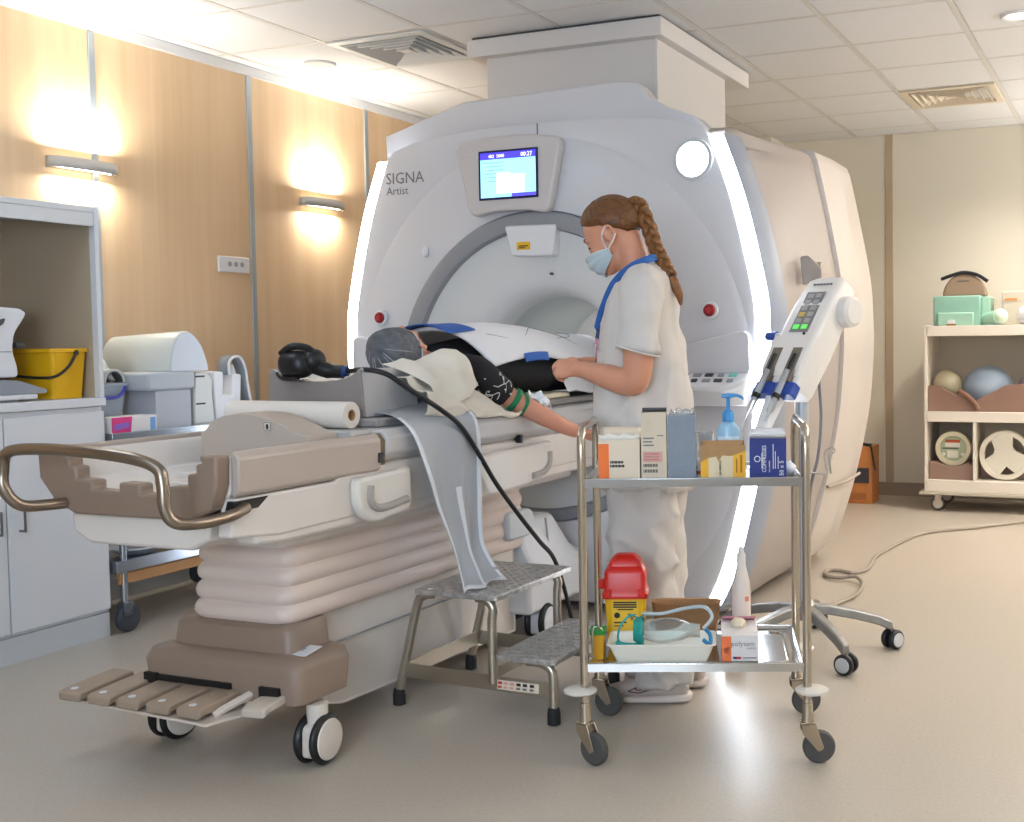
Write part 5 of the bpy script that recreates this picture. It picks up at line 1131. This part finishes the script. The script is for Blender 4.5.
# grey drape over the near side of the table, reaching the stool
t = thing('grey_drape', 'translucent grey disposable drape hanging from the table edge onto the stool', 'drape', (-2.15, 3.25, .3))
Lp = spl([(-2.42, 3.06, .974), (-2.26, 3.05, .974), (-2.165, 3.02, .95), (-2.135, 3.03, .90), (-2.125, 3.06, .80), (-2.12, 3.10, .68), (-2.11, 3.145, .58), (-2.09, 3.16, .50), (-2.05, 3.13, .435), (-2.00, 3.07, .405)], 5)
Rp = spl([(-2.42, 3.42, .994), (-2.26, 3.43, .996), (-2.165, 3.42, .96), (-2.13, 3.42, .90), (-2.115, 3.41, .80), (-2.11, 3.40, .68), (-2.105, 3.385, .58), (-2.09, 3.37, .50), (-2.02, 3.335, .428), (-1.95, 3.27, .412)], 5)
def dr(u, v, o=0.0):
    k = v*(len(Lp)-1); i = min(int(k), len(Lp)-2); f = k-i
    l = Lp[i].lerp(Lp[i+1], f); r = Rp[i].lerp(Rp[i+1], f); p = l.lerp(r, u)
    hang = min(1, max(0, (v-.25)*4))
    return p+Vector((.012*hang*sin(u*11+v*2.5)+.012*hang*sin(u*5+1)+o, 0, 0 if v < .88 else .004*sin(u*9)))
DM = mat('drape_film', '#bcc0c6', .5, alpha=.82); HM = mat('drape_hem', '#e2e4e8', .55)
d = cloth('drape_sheet', DM, dr, 30, 60, .0016, t, 0)
for u0, u1, v0 in ((0, .05, .18), (.95, 1, .18), (.48, .57, .52)):
    build('hem_band', MB().grid(lambda u, v: dr(u0+(u1-u0)*u, v0+(1-v0)*v, .0022), 3, 60), HM, t, solid=.0012)
build('hem_band', MB().grid(lambda u, v: dr(u, .955+.045*v, .0022), 30, 4), HM, t, solid=.0012)

# ================================================================ PATIENT
def chain(mb, pts, rad, n=14, k=5):
    P = spl(pts, k); R = []
    m = len(pts)-1
    for i in range(len(P)):
        q = i/k; j = min(int(q), m-1); f = q-j
        a, b = rad[j], rad[j+1]
        if isinstance(a, tuple): R.append((a[0]*(1-f)+b[0]*f, a[1]*(1-f)+b[1]*f))
        else: R.append(a*(1-f)+b*f)
    mb.tube(P, R, n)
    return mb
SKIN = mat('skin_light', '#d2967a', .5, sss=.15, var=.05, vs=14); SKIN2 = mat('skin_patient', '#cf937a', .5, sss=.15, var=.05, vs=14)
def head_mesh(mb, T):
    """T maps head space (x forward, y left, z up; origin between the ears) to room/thing space"""
    g = MB()
    g.ell((-.012, 0, .035), (.097, .076, .088), nu=28, nv=18)
    g.ell((.03, 0, -.01), (.064, .064, .078), nu=24, nv=16)
    g.ell((.036, 0, -.07), (.052, .049, .045), nu=22, nv=14)
    g.ell((.058, 0, -.098), (.03, .028, .022), nu=16, nv=12)          # chin
    g.loft([[(.084, -.004, .012), (.084, .004, .012), (.08, .012, .0), (.08, -.012, .0)], [(.101, -.006, -.022), (.101, .006, -.022), (.085, .016, -.028), (.085, -.016, -.028)], [(.108, -.007, -.036), (.108, .007, -.036), (.085, .017, -.045), (.085, -.017, -.045)], [(.094, -.008, -.045), (.094, .008, -.045), (.08, .014, -.05), (.08, -.014, -.05)]])
    g.ell((.083, 0, -.066), (.012, .022, .007)); g.ell((.081, 0, -.078), (.012, .02, .007))       # lips
    for s in (1, -1):
        g.ell((.074, s*.032, .026), (.014, .022, .008))                # brow ridge
        g.ell((.072, s*.031, .004), (.013, .014, .009))                # eyelid
        g.ell((.055, s*.042, -.03), (.025, .02, .024))                 # cheek
        g.ell((-.008, s*.079, -.004), (.016, .006, .027), rot('Z', s*28), nu=14, nv=10)
        g.tube(spl([(.008, s*.074, -.02), (.010, s*.079, .008), (-.002, s*.087, .026), (-.020, s*.092, .022), (-.027, s*.093, .002), (-.018, s*.086, -.022), (-.004, s*.08, -.034)], 4), .0055, 8)
        g.ell((-.003, s*.08, -.032), (.009, .007, .011), nu=10, nv=8)
    g.xf(T); mb.add(g.v, g.f)
def hand_mesh(mb, W, d, n, curl, side, spread=.12, L=1.0, thumb=1):
    """W wrist, d direction of the palm, n back-of-hand normal, curl per-finger bend in degrees, side +1: thumb towards d x n"""
    W = Vector(W); d = Vector(d).normalized(); n = (Vector(n)-d*Vector(n).dot(d)).normalized(); s = d.cross(n)*side
    palm = []
    for t_, w, th in ((0, .026, .017), (.025*L, .031, .017), (.055*L, .039, .016), (.08*L, .040, .014), (.092*L, .037, .011)):
        palm.append([tuple(W+d*t_+s*w*cos(2*pi*k/14)+n*th*sin(2*pi*k/14)) for k in range(14)])
    mb.loft(palm)
    for i, (o, ln, r) in enumerate(((.029, .068, .0085), (.010, .076, .0088), (-.010, .071, .0083), (-.028, .056, .0074))):
        b = W+d*.078*L+s*o; u = (d+s*o*spread*18*.4).normalized(); p = [b-u*.02, b]; q = b
        for seg, fr in ((.45, .75), (.30, 1.0), (.25, .7)):
            R = Matrix.Rotation(-radians(curl[i]*fr), 3, d.cross(n))
            u = R @ u
            q = q+u*ln*L*seg; p.append(q)
        mb.tube(spl(p, 3), [r*1.05]*4+[r]*(len(spl(p, 3))-7)+[r*.9, r*.85, r*.6], 10)
    if thumb:
        b = W+d*.022*L+s*.024; u = (d*.72+s*.55-n*.42).normalized()
        p = [b-u*.012, b+u*.012, b+u*.042*L, b+u*.042*L+(u*.8+d*.5-s*.25-n*.15).normalized()*.03*L, b+u*.042*L+(u*.6+d*.7-s*.45-n*.25).normalized()*.054*L]
        mb.tube(spl(p, 3), [.014, .0135, .013, .0125, .012, .0115, .0108, .0102, .0098, .0095, .009, .0085, .006], 10)

pt = thing('person', 'patient lying on the scanner table in a black printed top and bouffant cap', 'person', (TX+.03, 3.8, .985))
pb = MB()
PH = Vector((-2.455, 3.435, 1.165))
Rh = Matrix(((0, -.20, .02), (.10, 0, -1), (1, .05, .10)))
hx = Vector((-.42, .26, .86)).normalized(); hz = Vector((.02, -1, .12)); hz = (hz-hx*hz.dot(hx)).normalized(); hy = hz.cross(hx)
RH = Matrix((hx, hy, hz)).transposed()
head_mesh(pb, lambda p: PH+RH @ p)
chain(pb, [PH+RH @ Vector((-.02, 0, -.05)), (-2.46, 3.56, 1.12), (-2.465, 3.66, 1.10)], [.055, .055, .07])
chain(pb, [(-2.465, 3.62, 1.09), (-2.465, 3.75, 1.10), (-2.47, 3.95, 1.095), (-2.47, 4.15, 1.075), (-2.47, 4.4, 1.075)], [(.07, .10), (.09, .16), (.09, .155), (.085, .14), (.09, .16)], 20)
chain(pb, [(-2.33, 3.66, 1.09), (-2.265, 3.665, 1.07), (-2.23, 3.70, 1.03), (-2.205, 3.745, .993), (-2.17, 3.78, .965), (-2.10, 3.825, .915), (-2.03, 3.87, .872), (-1.99, 3.895, .853)], [.05, .052, .046, .041, .041, .037, .029, .025])
hand_mesh(pb, (-1.995, 3.892, .856), (.80, .45, -.38), (-.2, -.2, -.95), (25, 30, 35, 40), -1)
chain(pb, [(-2.60, 3.66, 1.08), (-2.665, 3.68, 1.06), (-2.69, 3.85, 1.03), (-2.695, 3.98, 1.02), (-2.70, 4.10, 1.02), (-2.70, 4.22, 1.015)], [.05, .052, .045, .042, .034, .026])
hand_mesh(pb, (-2.70, 4.21, 1.015), (0, 1, 0), (0, 0, 1), (20, 22, 24, 26), -1)
build('body', pb, SKIN2, pt, voxel=.006, sm=5)
# cap
def cap(u, v):
    a = u*2*pi; el = radians(90-v*118); r = 1+.035*sin(a*9+v*3)*v+.02*sin(a*17+v*8)
    lim = 1.0
    x = -.012+(.112*cos(el)*cos(a))*r; y = .092*cos(el)*sin(a)*r; z = .045+.108*sin(el)
    if x > .05: x = .05+(x-.05)*.35
    return PH+RH @ Vector((x-.008, y, z+.004))
CAPM = mat('cap_grey', '#63656a', .8, var=.3, vs=18, alpha=.95, stretch=(1, 3, 3))
build('bouffant_cap', MB().grid(cap, 56, 18), CAPM, pt, solid=.002, sub=1)
build('cap_elastic', MB().tube([cap(k/40, .97) for k in range(40)], .005, 8, closed=True), mat('elastic_white', '#c4c8cc', .8), pt)
for q in range(7): build('cap_pleat', MB().tube([cap(.30+q*.062+.02*sin(v*3+q*2), .18+.8*v)+RH @ Vector((0, 0, .0008)) for v in [k/12 for k in range(13)]], [.0006]+[.0016+.0008*sin(q*3)]*11+[.0006], 6), mat('pleat_grey', '#a5a9ad', .8), pt)
# black top: torso and near sleeve in one mesh
tm = MB()
chain(tm, [(-2.465, 3.575, 1.105), (-2.465, 3.63, 1.105), (-2.465, 3.72, 1.10), (-2.465, 3.9, 1.11), (-2.47, 4.1, 1.09), (-2.47, 4.25, 1.08), (-2.47, 4.42, 1.07)], [(.055, .08), (.085, .14), (.10, .185), (.11, .185), (.10, .17), (.10, .18), (.095, .17)], 28)
chain(tm, [(-2.38, 3.66, 1.09), (-2.29, 3.655, 1.08), (-2.245, 3.69, 1.04), (-2.215, 3.735, .998)], [.07, .072, .062, .055], 18)
chain(tm, [(-2.55, 3.66, 1.08), (-2.64, 3.67, 1.06), (-2.685, 3.75, 1.04), (-2.69, 3.85, 1.03)], [.07, .07, .06, .052], 18)
TOPM = mat('top_black', '#17171b', .8)
build('black_top', tm, TOPM, pt, voxel=.008, sm=6)
# white line print on the near sleeve and shoulder
PR = mat('top_print', '#d7d7d2', .8)
def on_sleeve(s, a):      # s along the sleeve 0..1, a angle
    P = [Vector(p) for p in ((-2.34, 3.66, 1.088), (-2.28, 3.66, 1.073), (-2.245, 3.69, 1.04), (-2.215, 3.735, .998))]; R = (.068, .068, .060, .054)
    k = s*3; i = min(int(k), 2); f = k-i; c_ = P[i].lerp(P[i+1], f); r = R[i]*(1-f)+R[i+1]*f
    t_ = (P[i+1]-P[i]).normalized(); e1 = Vector((.75, -.66, .1)); e1 = (e1-t_*e1.dot(t_)).normalized(); e2 = t_.cross(e1)
    return c_+(e1*cos(a)+e2*sin(a))*(r+.0005)
for s0, a0, L_ in ((.1, -.9, .5), (.15, -.3, .45), (.3, .2, .4), (.35, -.8, .45), (.55, -.2, .4), (.6, .5, .3), (.7, -.8, .28), (.2, .8, .35), (.5, .9, .35), (.05, .3, .3)):
    pth = [on_sleeve(min(1, s0+L_*t_*.8), a0+.38*sin(t_*2*pi)+.25*t_) for t_ in [k/14 for k in range(15)]]
    build('print_line', MB().tube(pth, .0022, 5), PR, pt)
random.seed(3)
for k in range(9):
    p = on_sleeve(random.uniform(.1, .98), random.uniform(-1, .9)); build('print_spot', MB().ell(p, (.005, .005, .004), nu=8, nv=6), PR, pt)
# tourniquet strip and gauze in the crook of the arm
def band(P0, d, r, w, m, nm, a0=0, a1=2*pi):
    F = frame(Vector(d)); P0 = Vector(P0); d = Vector(d).normalized()
    return build(nm, MB().loft([[tuple(P0+d*k+F.col[0]*r*cos(a0+(a1-a0)*j/20)+F.col[1]*r*sin(a0+(a1-a0)*j/20)) for j in range(21)] for k in (-w/2, w/2)], False, False), m, pt, solid=.003)
band((-2.19, 3.762, .982), (.55, .55, -.5), .0445, .022, GREEN, 'green_bandage')
band((-2.172, 3.778, .965), (.35, .75, -.3), .045, .016, GREEN, 'green_bandage', 0, 4)
build('gauze', MB().grid(lambda u, v: Vector((-2.155+u*.07, 3.80+v*.05+u*.02, 1.002-.045*u+.022*sin(u*5+v*6)*v+nz(u*4, v*4, 0, 1.5, .03))), 12, 10), mat('gauze_white', '#eceef0', .9), pt, solid=.003, sub=1)
# lap: dark trousers up to the blanket
build('trousers', chain(MB(), [(-2.47, 4.3, 1.07), (-2.47, 4.5, 1.07), (-2.47, 4.75, 1.06), (-2.47, 4.95, 1.05)], [(.10, .175), (.095, .165), (.085, .14), (.075, .10)], 24), mat('trouser_black', '#1c1d22', .8), pt, sm=2)
# imaging blanket lying over chest and legs
t = thing('white_imaging_blanket', 'quilted white imaging blanket with blue straps laid over the patient', 'blanket', (TX, 4.2, 1.1))
def bl(u, v, o=0):
    y = 3.70+u*1.15
    k = (v-.5)*2                                      # across: -1 far, 1 near
    top = 1.252-.05*max(0, u-.62)/.38*.6+.012*sin(u*6)
    x = TX+.02+k*.235; z = top-(.105+(.045 if k > 0 else 0)*(1-u*.5))*abs(k)**2.4+nz(u*3, k*2, 1, 1.2, .012)
    if k > 0: z += .02*sin(u*5)*k
    y += .05*(1-abs(k)**2)*(-1 if u < .2 else 0)*(1-u*5)
    return (x, y, z+o)
bo = build('blanket', MB().grid(bl, 44, 28), mat('blanket_white', '#e6e6ea', .75), t, solid=.02, sub=1)
SB = mat('strap_blue_cloth', '#2c5aa8', .7)
build('blue_strap', MB().grid(lambda u, v: bl(-.05+u*.13, .12+v*.62, .016), 6, 14), SB, t, solid=.004)
build('blue_strap', MB().grid(lambda u, v: Vector(bl(.19+u*.16, .985+v*.015, .0))+Vector((.013*1, 0, .012-.024*v)), 8, 4), SB, t, solid=.005)
ln = [bl(.10+.8*k/30, .80+.10*sin(k/30*pi*3), .0115) for k in range(31)]
build('stitch_line', MB().tube(ln, .0018, 5), mat('stitch_grey', '#7b7f88', .7), t)
build('stitch_line', MB().tube([bl(.55+.28*sin(k/20*pi)+.0*k, .3+.55*k/20, .0115) for k in range(21)], .0016, 5), mat('stitch_grey', '#7b7f88'), t)
# ================================================================ NURSE
NA_ = -168.5
nu_ = thing('person', 'nurse in cream scrubs, blue mask and long braid, leaning over the patient\'s arm', 'person', (-1.535, 3.535, 0), rz=NA_)
# own frame: x forward, y her left (towards the camera), z up
hp_ = radians(30)
HC = Vector((.118, 0, 1.548))
def HT(p):
    p = Vector(p); p.z = p.z if p.z > -.02 else -.02+(p.z+.02)*.9; return HC+Vector((p.x*cos(hp_)+p.z*sin(hp_), p.y, -p.x*sin(hp_)+p.z*cos(hp_)))
nb = MB()
head_mesh(nb, HT)
chain(nb, [HT((-.03, 0, -.01)), HT((-.03, 0, -.07)), (.035, 0, 1.41), (.005, 0, 1.36)], [.055, .052, .054, .075], 16)
chain(nb, [(0, 0, 1.40), (.005, 0, 1.30), (.02, 0, 1.12), (.02, 0, .95)], [(.10, .14), (.10, .15), (.10, .14), (.11, .155)], 20)
# left arm, nearest the camera
chain(nb, [(.0, .13, 1.37), (-.018, .175, 1.35), (-.012, .20, 1.22), (-.004, .212, 1.085), (.03, .20, 1.066), (.10, .165, 1.082), (.185, .115, 1.102), (.222, .095, 1.106)], [.055, .058, .053, .046, .045, .042, .03, .027], 16)
hand_mesh(nb, (.215, .099, 1.105), (.93, -.30, .06), (.22, .80, .55), (62, 72, 76, 78), 1, L=.95)
chain(nb, [(.0, -.13, 1.37), (-.0, -.175, 1.35), (.035, -.205, 1.20), (.06, -.20, 1.09), (.09, -.18, 1.08), (.15, -.10, 1.10), (.215, -.03, 1.115), (.24, -.01, 1.118)], [.055, .058, .053, .046, .045, .041, .03, .027], 16)
hand_mesh(nb, (.233, -.016, 1.117), (.94, .22, -.04), (.1, -.6, .78), (55, 62, 68, 72), -1, L=.95)
build('body', nb, SKIN, nu_, voxel=.0055, sm=4)
# eyes and brows
for s in (1, -1):
    build('eye', MB().ell(HT((.081, s*.031, .001)), (.006, .012, .0035), rot('Y', 24)), mat('lash_brown', '#4a3226', .6), nu_)
    build('eyebrow', MB().tube(spl([HT((.088, s*.014, .028)), HT((.085, s*.032, .034)), HT((.068, s*.05, .028))], 4), [.0015]+[.0035]*6+[.0015]*2, 6), mat('brow_brown', '#8a5a3a', .8), nu_)
# hair: shell with a hairline, combed to the tie
HAIR = mat('hair_auburn', '#66401f', .42, var=.28, vs=40, bump=.25, bs=60, stretch=(.6, 2.5, 2.5))
def hairline(a):          # lowest elevation of the shell for azimuth a (0 = front)
    d = abs((a+pi) % (2*pi)-pi)
    pts = ((0, 33), (.6, 26), (1.0, 14), (1.35, 4), (1.7, -14), (2.2, -38), (pi, -44))
    for (x0, y0), (x1, y1) in zip(pts, pts[1:]):
        if d <= x1: return radians(y0+(y1-y0)*(d-x0)/(x1-x0))
    return radians(-44)
def hs(u, v):
    a = u*2*pi; e = radians(90)+(hairline(a)-radians(90))*v
    r = 1+.010*sin(a*26+e*3)+.006*sin(a*47)
    if v > .8: r *= 1-.075*((v-.8)/.2)**2
    return HT((-.014+.106*cos(e)*cos(a)*r, .083*cos(e)*sin(a)*r, .036+.097*sin(e)*r))
build('hair', MB().grid(hs, 120, 20), HAIR, nu_, solid=.006)
build('hair_back', MB().ell(HT((-.085, 0, .03)), (.035, .045, .045), nu=24, nv=14), HAIR, nu_)
bpth = spl([HT((-.108, 0, .052)), HT((-.13, 0, .04)), (-.012, .02, 1.568), (-.036, .035, 1.505), (-.066, .045, 1.45), (-.088, .05, 1.408)], 14)
def braid_pt(t, ph):
    k = t*(len(bpth)-1); i = min(int(k), len(bpth)-2); p = bpth[i].lerp(bpth[i+1], k-i); tg = (bpth[i+1]-bpth[i]).normalized()
    n = Vector((0, 1, 0)); n = (n-tg*n.dot(tg)).normalized(); sd = tg.cross(n)
    w = t*2*pi*3.6+ph; sc = 1-.25*t
    return p+sd*(.0165*sin(w))*sc+n*(.011*sin(2*w))*sc
BR2 = mat('hair_braid', '#7d5028', .42, var=.3, vs=60, bump=.3, bs=90)
for q in range(3): build('braid_strand', MB().tube([braid_pt(k/90, q*2*pi/3) for k in range(91)], [.0148-.003*k/90 for k in range(91)], 10), BR2, nu_)
build('hair_tie', MB().lathe([(.022, -.008), (.025, 0), (.022, .008)], HT((-.112, 0, .05)), frame(bpth[4]-bpth[0]), 16, False), mat('tie_black', '#2a2422', .7), nu_)
build('hair_tie', MB().tube([bpth[-2]+(bpth[-1]-bpth[-4]).normalized()*k for k in (-.004, .006)], .0165, 14), mat('tie_black', '#2a2422'), nu_)
tl = [bpth[-1], Vector((-.102, .052, 1.378)), Vector((-.116, .054, 1.348)), Vector((-.122, .055, 1.312))]
build('braid_tail', MB().tube(spl(tl, 5), [.013, .016, .018, .019, .019, .018, .018, .017, .016, .015, .014, .012, .010, .008, .006, .003], 12), BR2, nu_)
# mask
MK = mat('mask_blue', '#bccbd3', .75)
def mk(u, v, o=0):
    a = radians(-96+192*u); w = abs(u-.5)*2
    top = -.012-.028*w**1.5; bot = -.115+.045*w**1.6
    z = top+(bot-top)*v
    bul = .012*sin(pi*v)*(1-w**2)+.0025*sin(v*pi*6)*(1-w**3)
    nose = .012*max(0, 1-(w*3.2)**2)*max(0, 1-v*1.6)
    fx = .032+(.074-.012*max(0, v-.5)*2+bul+nose+o)*cos(a); fy_ = (.0685+bul*.5+o-.012*max(0, v-.4))*sin(a)
    return HT((fx-.012*max(0, v-.6), fy_, z))
m_ = build('face_mask', MB().grid(mk, 40, 24), MK, nu_, solid=.002)
build('mask_edge', MB().tube([mk(k/30, 0, .001) for k in range(31)], .0018, 6), mat('mask_white', '#dfe8ea', .7), m_)
for s, u in ((1, .985), (-1, .015)):
    for v in (.04, .95):
        build('ear_loop', MB().tube(spl([mk(u, v, .001), HT((.018, s*.081, .004 if v < .5 else -.045)), HT((-.012, s*.092, .024 if v < .5 else -.028)), HT((-.028, s*.088, .01 if v < .5 else -.012))], 5), .0019, 6), mat('mask_white', '#dfe8ea'), m_)
# tunic with short sleeves
SCR = mat('scrub_cream', '#d0cac5', .85, sheen=.15, bump=.35, bs=13)
def folds(p, s=9, a=.006):
    q = Vector((p.x*s, p.y*s, p.z*s*.45)); d = Vector((p.x, p.y, 0)); d = d.normalized() if d.length > .02 else Vector((0, 0, 0))
    return p+d*a*(noise.noise(q)+.5*noise.noise(q*2.1))
TOR = ((.012, .062, .075, 1.448), (.004, .085, .115, 1.42), (.006, .098, .165, 1.385), (.014, .112, .178, 1.33), (.022, .123, .172, 1.26), (.022, .133, .168, 1.19), (.02, .140, .165, 1.12), (.02, .144, .168, 1.04), (.018, .146, .176, .95), (.016, .146, .184, .86), (.012, .146, .19, .78), (.008, .146, .193, .715))
b = MB(); sub_t = []
for (f0, a0, b0, z0), (f1, a1, b1, z1) in zip(TOR, TOR[1:]):
    for k in range(4): t_ = k/4; sub_t.append([f0+(f1-f0)*t_, a0+(a1-a0)*t_, b0+(b1-b0)*t_, z0+(z1-z0)*t_])
sub_t.append(list(TOR[-1]))
rings = []
for f0, a0, b0, z0 in sub_t:
    rg = []
    for k in range(64):
        th = 2*pi*k/64; ex = .82
        x = a0*abs(cos(th))**ex*(1 if cos(th) > 0 else -1); y = b0*abs(sin(th))**ex*(1 if sin(th) > 0 else -1)
        p = folds(Vector((x, y, z0)), 8, .006+.020*max(0, min(1, (1.3-z0)/.5)))
        p.z = z0+(.05*(x/.1) if False else 0)-(.035*max(0, x/a0) if z0 > 1.40 else 0)
        rg.append((p.x+f0, p.y, p.z))
    rings.append(rg)
tn = MB().loft(rings)
for s in (1, -1):
    pts = [(.0, s*.10, 1.378), (-.012, s*.165, 1.368), (-.016, s*.196, 1.30), (-.014, s*.206, 1.225), (-.008, s*.21, 1.165)] if s > 0 else [(.003, s*.10, 1.375), (-.002, s*.165, 1.365), (.012, s*.198, 1.29), (.028, s*.206, 1.215), (.04, s*.206, 1.162)]
    cn = MB(); chain(cn, pts, [.068, .07, .068, .067, .070], 28, 6)
    cn.v = [p+Vector((1, s*.5, 0))*.006*noise.noise(p*18) for p in cn.v]
    tn.add(cn.v, cn.f)
top_ = build('scrub_tunic', tn, SCR, nu_, voxel=.0065, sm=3)
def tunic_fold(c, n):
    q = Vector((c.x*7+c.z*3, c.y*6, c.z*3.2-c.x*4)); k = noise.noise(q)+.5*noise.noise(q*2.3)
    arm = abs(c.y) > .15 and c.z > 1.1
    low = max(.25, min(1, (1.34-c.z)/.35))
    f = .018*low*(1-abs(k)*2)*(.55 if arm else 1)
    # drag lines from the armpit to the chest and waist
    t_ = c.z*9+c.x*14; f += .005*sin(t_*3+noise.noise(c*6)*4)*max(0, 1-abs(c.z-1.2)/.22)
    return f
bake(top_, tunic_fold)
# hems, pockets
for s in (1, -1): build('sleeve_hem', MB().tube([Vector((-.008 if s > 0 else .04, s*.21, 1.167))+Vector((.071*cos(2*pi*k/32), s*.071*sin(2*pi*k/32)*1.0, .02*cos(2*pi*k/32))) for k in range(32)], .0028, 6, closed=True), SCR, top_)
def on_front(y, z, o=.004):
    for (f0, a0, b0, z0), (f1, a1, b1, z1) in zip(TOR, TOR[1:]):
        if z1 <= z <= z0:
            t_ = (z0-z)/(z0-z1); f = f0+(f1-f0)*t_; a = a0+(a1-a0)*t_; b_ = b0+(b1-b0)*t_
            return Vector((f+(a+o)*max(0, 1-abs(y/b_)**(2/.82))**(.41), y, z))
for y0, y1, z0, z1 in ((.03, .125, 1.075, 1.165), (.05, .16, .80, .95)):
    build('pocket', MB().grid(lambda u, v: on_front(y0+(y1-y0)*u, z0+(z1-z0)*v, .007+.004*sin(u*pi)), 12, 8), SCR, top_, solid=.003)
    build('pocket_hem', MB().tube([on_front(y0+(y1-y0)*u/10, z1, .0095) for u in range(11)], .0028, 6), SCR, top_)
build('pen', MB().tube([on_front(.07, 1.12, .012), on_front(.07, 1.185, .014)], .004, 8), BLACK, nu_)
build('pen', MB().tube([on_front(.085, 1.12, .012), on_front(.088, 1.18, .014)], .004, 8), mat('pen_grey', '#55585c', .4), nu_)
# lanyard
LY = mat('lanyard_blue', '#2a5fa6', .6)
def ribbon(pts, w, m, nm, side):
    P = spl(pts, 6); sd = Vector(side).normalized()
    return build(nm, MB().loft([[tuple(p-sd*w), tuple(p+sd*w)] for p in P], False, False), m, nu_, solid=.002)
ribbon([(-.055, .03, 1.475), (-.02, .098, 1.462), (.04, .112, 1.432), (.098, .105, 1.378), (.138, .09, 1.30), (.162, .075, 1.235)], .0125, LY, 'lanyard', (.45, .2, .85))
ribbon([(-.052, -.02, 1.472), (-.02, -.085, 1.458), (.035, -.10, 1.425), (.09, -.088, 1.375), (.13, -.04, 1.29), (.155, .055, 1.235)], .009, LY, 'lanyard', (.45, .2, .85))
build('lanyard_clip', MB().tube([(.151, .072, 1.24), (.158, .07, 1.205)], .009, 10), mat('clip_dark', '#2e3a66', .4), nu_)
bd = build('badge', MB().box((.163, .068, 1.17), (.006, .05, .075), rot('Z', 20)), mat('badge_pink', '#d88a9a', .4), nu_, bevel=.002)
build('badge_card', MB().box((.1665, .069, 1.165), (.002, .04, .045), rot('Z', 20)), mat('badge_card_white', '#e9dfe2', .4), bd)
# trousers
def leg(pts, rad, sd):
    cn = MB(); chain(cn, pts, rad, 32, 10)
    cn.v = [folds(p-Vector((pts[2][0], pts[2][1], 0)), 9, .012*max(.15, min(1, (.75-p.z)/.4)))+Vector((pts[2][0], pts[2][1], 0)) for p in cn.v]
    return cn
tw = leg([(.008, .075, .80), (.01, .085, .66), (.008, .09, .50), (-.01, .09, .34), (-.045, .09, .20), (-.058, .09, .075)], [(.12, .115), (.112, .105), (.104, .098), (.098, .092), (.088, .085), (.082, .082)], 1)
tx_ = leg([(.008, -.075, .80), (.012, -.085, .66), (.012, -.09, .50), (.0, -.09, .34), (-.03, -.09, .20), (-.045, -.09, .075)], [(.12, .115), (.112, .105), (.104, .098), (.098, .092), (.088, .085), (.082, .082)], 2)
tw.add(tx_.v, tx_.f); chain(tw, [(.008, 0, .86), (.008, 0, .76), (.01, 0, .70)], [(.135, .175), (.135, .18), (.11, .15)], 32)
def trouser_fold(c, n):
    q = Vector((c.x*6-c.z*5, c.y*6, c.z*4+c.x*5)); k = noise.noise(q)+.45*noise.noise(q*2.2)
    return .02*(1-abs(k)*2)*max(.3, min(1, (.8-c.z)/.25))
bake(build('scrub_trousers', tw, SCR, nu_, voxel=.007, sm=3), trouser_fold)
# shoes
SHM = mat('shoe_mesh', '#bfb1a9', .8, bump=.2, bs=250); SHS = mat('shoe_sole', '#e0d3cb', .6); SWM = mat('swoosh_maroon', '#5c2430', .6)
def shoe(fx, y, yaw_):
    Q = rot('Z', yaw_)
    def T(p): return Q @ Vector((p[0]*1.07, p[1], 0))+Vector((fx, y, p[2]))
    def ring(x, hw, z0, z1, n=20): return [T((x, hw*abs(cos(2*pi*k/n))**.7*(1 if cos(2*pi*k/n) > 0 else -1), z0+(z1-z0)*(.5+.5*abs(sin(2*pi*k/n))**.7*(1 if sin(2*pi*k/n) > 0 else -1)))) for k in range(n)]
    up_ = [ring(-.10, .015, .03, .055), ring(-.095, .03, .02, .085), ring(-.07, .038, .02, .098), ring(-.02, .04, .02, .095), ring(.03, .042, .02, .088), ring(.08, .045, .02, .07), ring(.12, .044, .02, .058), ring(.15, .036, .022, .05), ring(.168, .018, .028, .042)]
    s = build('shoe', MB().loft(up_), SHM, nu_, sub=1)
    so = [ring(-.112, .012, .012, .03), ring(-.10, .034, .002, .036), ring(-.06, .042, .0, .034), ring(.0, .043, .0, .028), ring(.06, .047, .0, .026), ring(.11, .047, .0, .027), ring(.15, .038, .004, .03), ring(.172, .016, .014, .03)]
    build('sole', MB().loft(so), SHS, s, sub=1)
    for side in (1, -1):
        sw = spl([(.085, .0465*side, .045), (.055, .0455*side, .040), (.03, .0445*side, .047), (-.02, .043*side, .062), (-.07, .0415*side, .078)], 5)
        build('swoosh_line', MB().tube([T(p) for p in sw], .0018, 6), SWM, s)
        sw = spl([(.085, .0465*side, .045), (.06, .0455*side, .058), (.062, .0455*side, .052), (.045, .0445*side, .05), (-.02, .043*side, .066), (-.07, .0415*side, .078)], 5)
        build('swoosh_line', MB().tube([T(p) for p in sw], .0018, 6), SWM, s)
    for k in range(4): build('lace', MB().tube([T((.045-k*.018, -.022, .088+k*.0035)), T((.045-k*.018, 0, .0955+k*.004)), T((.045-k*.018, .022, .088+k*.0035))], .003, 6), mat('lace_white', '#e6dcd4', .8), s)
    build('ankle_sock', MB().tube([T((-.05, 0, .07)), T((-.05, 0, .13))], [.036, .038], 16), mat('sock_black', '#222124', .8), s)
shoe(-.032, .09, 6); shoe(-.058, -.09, -2)
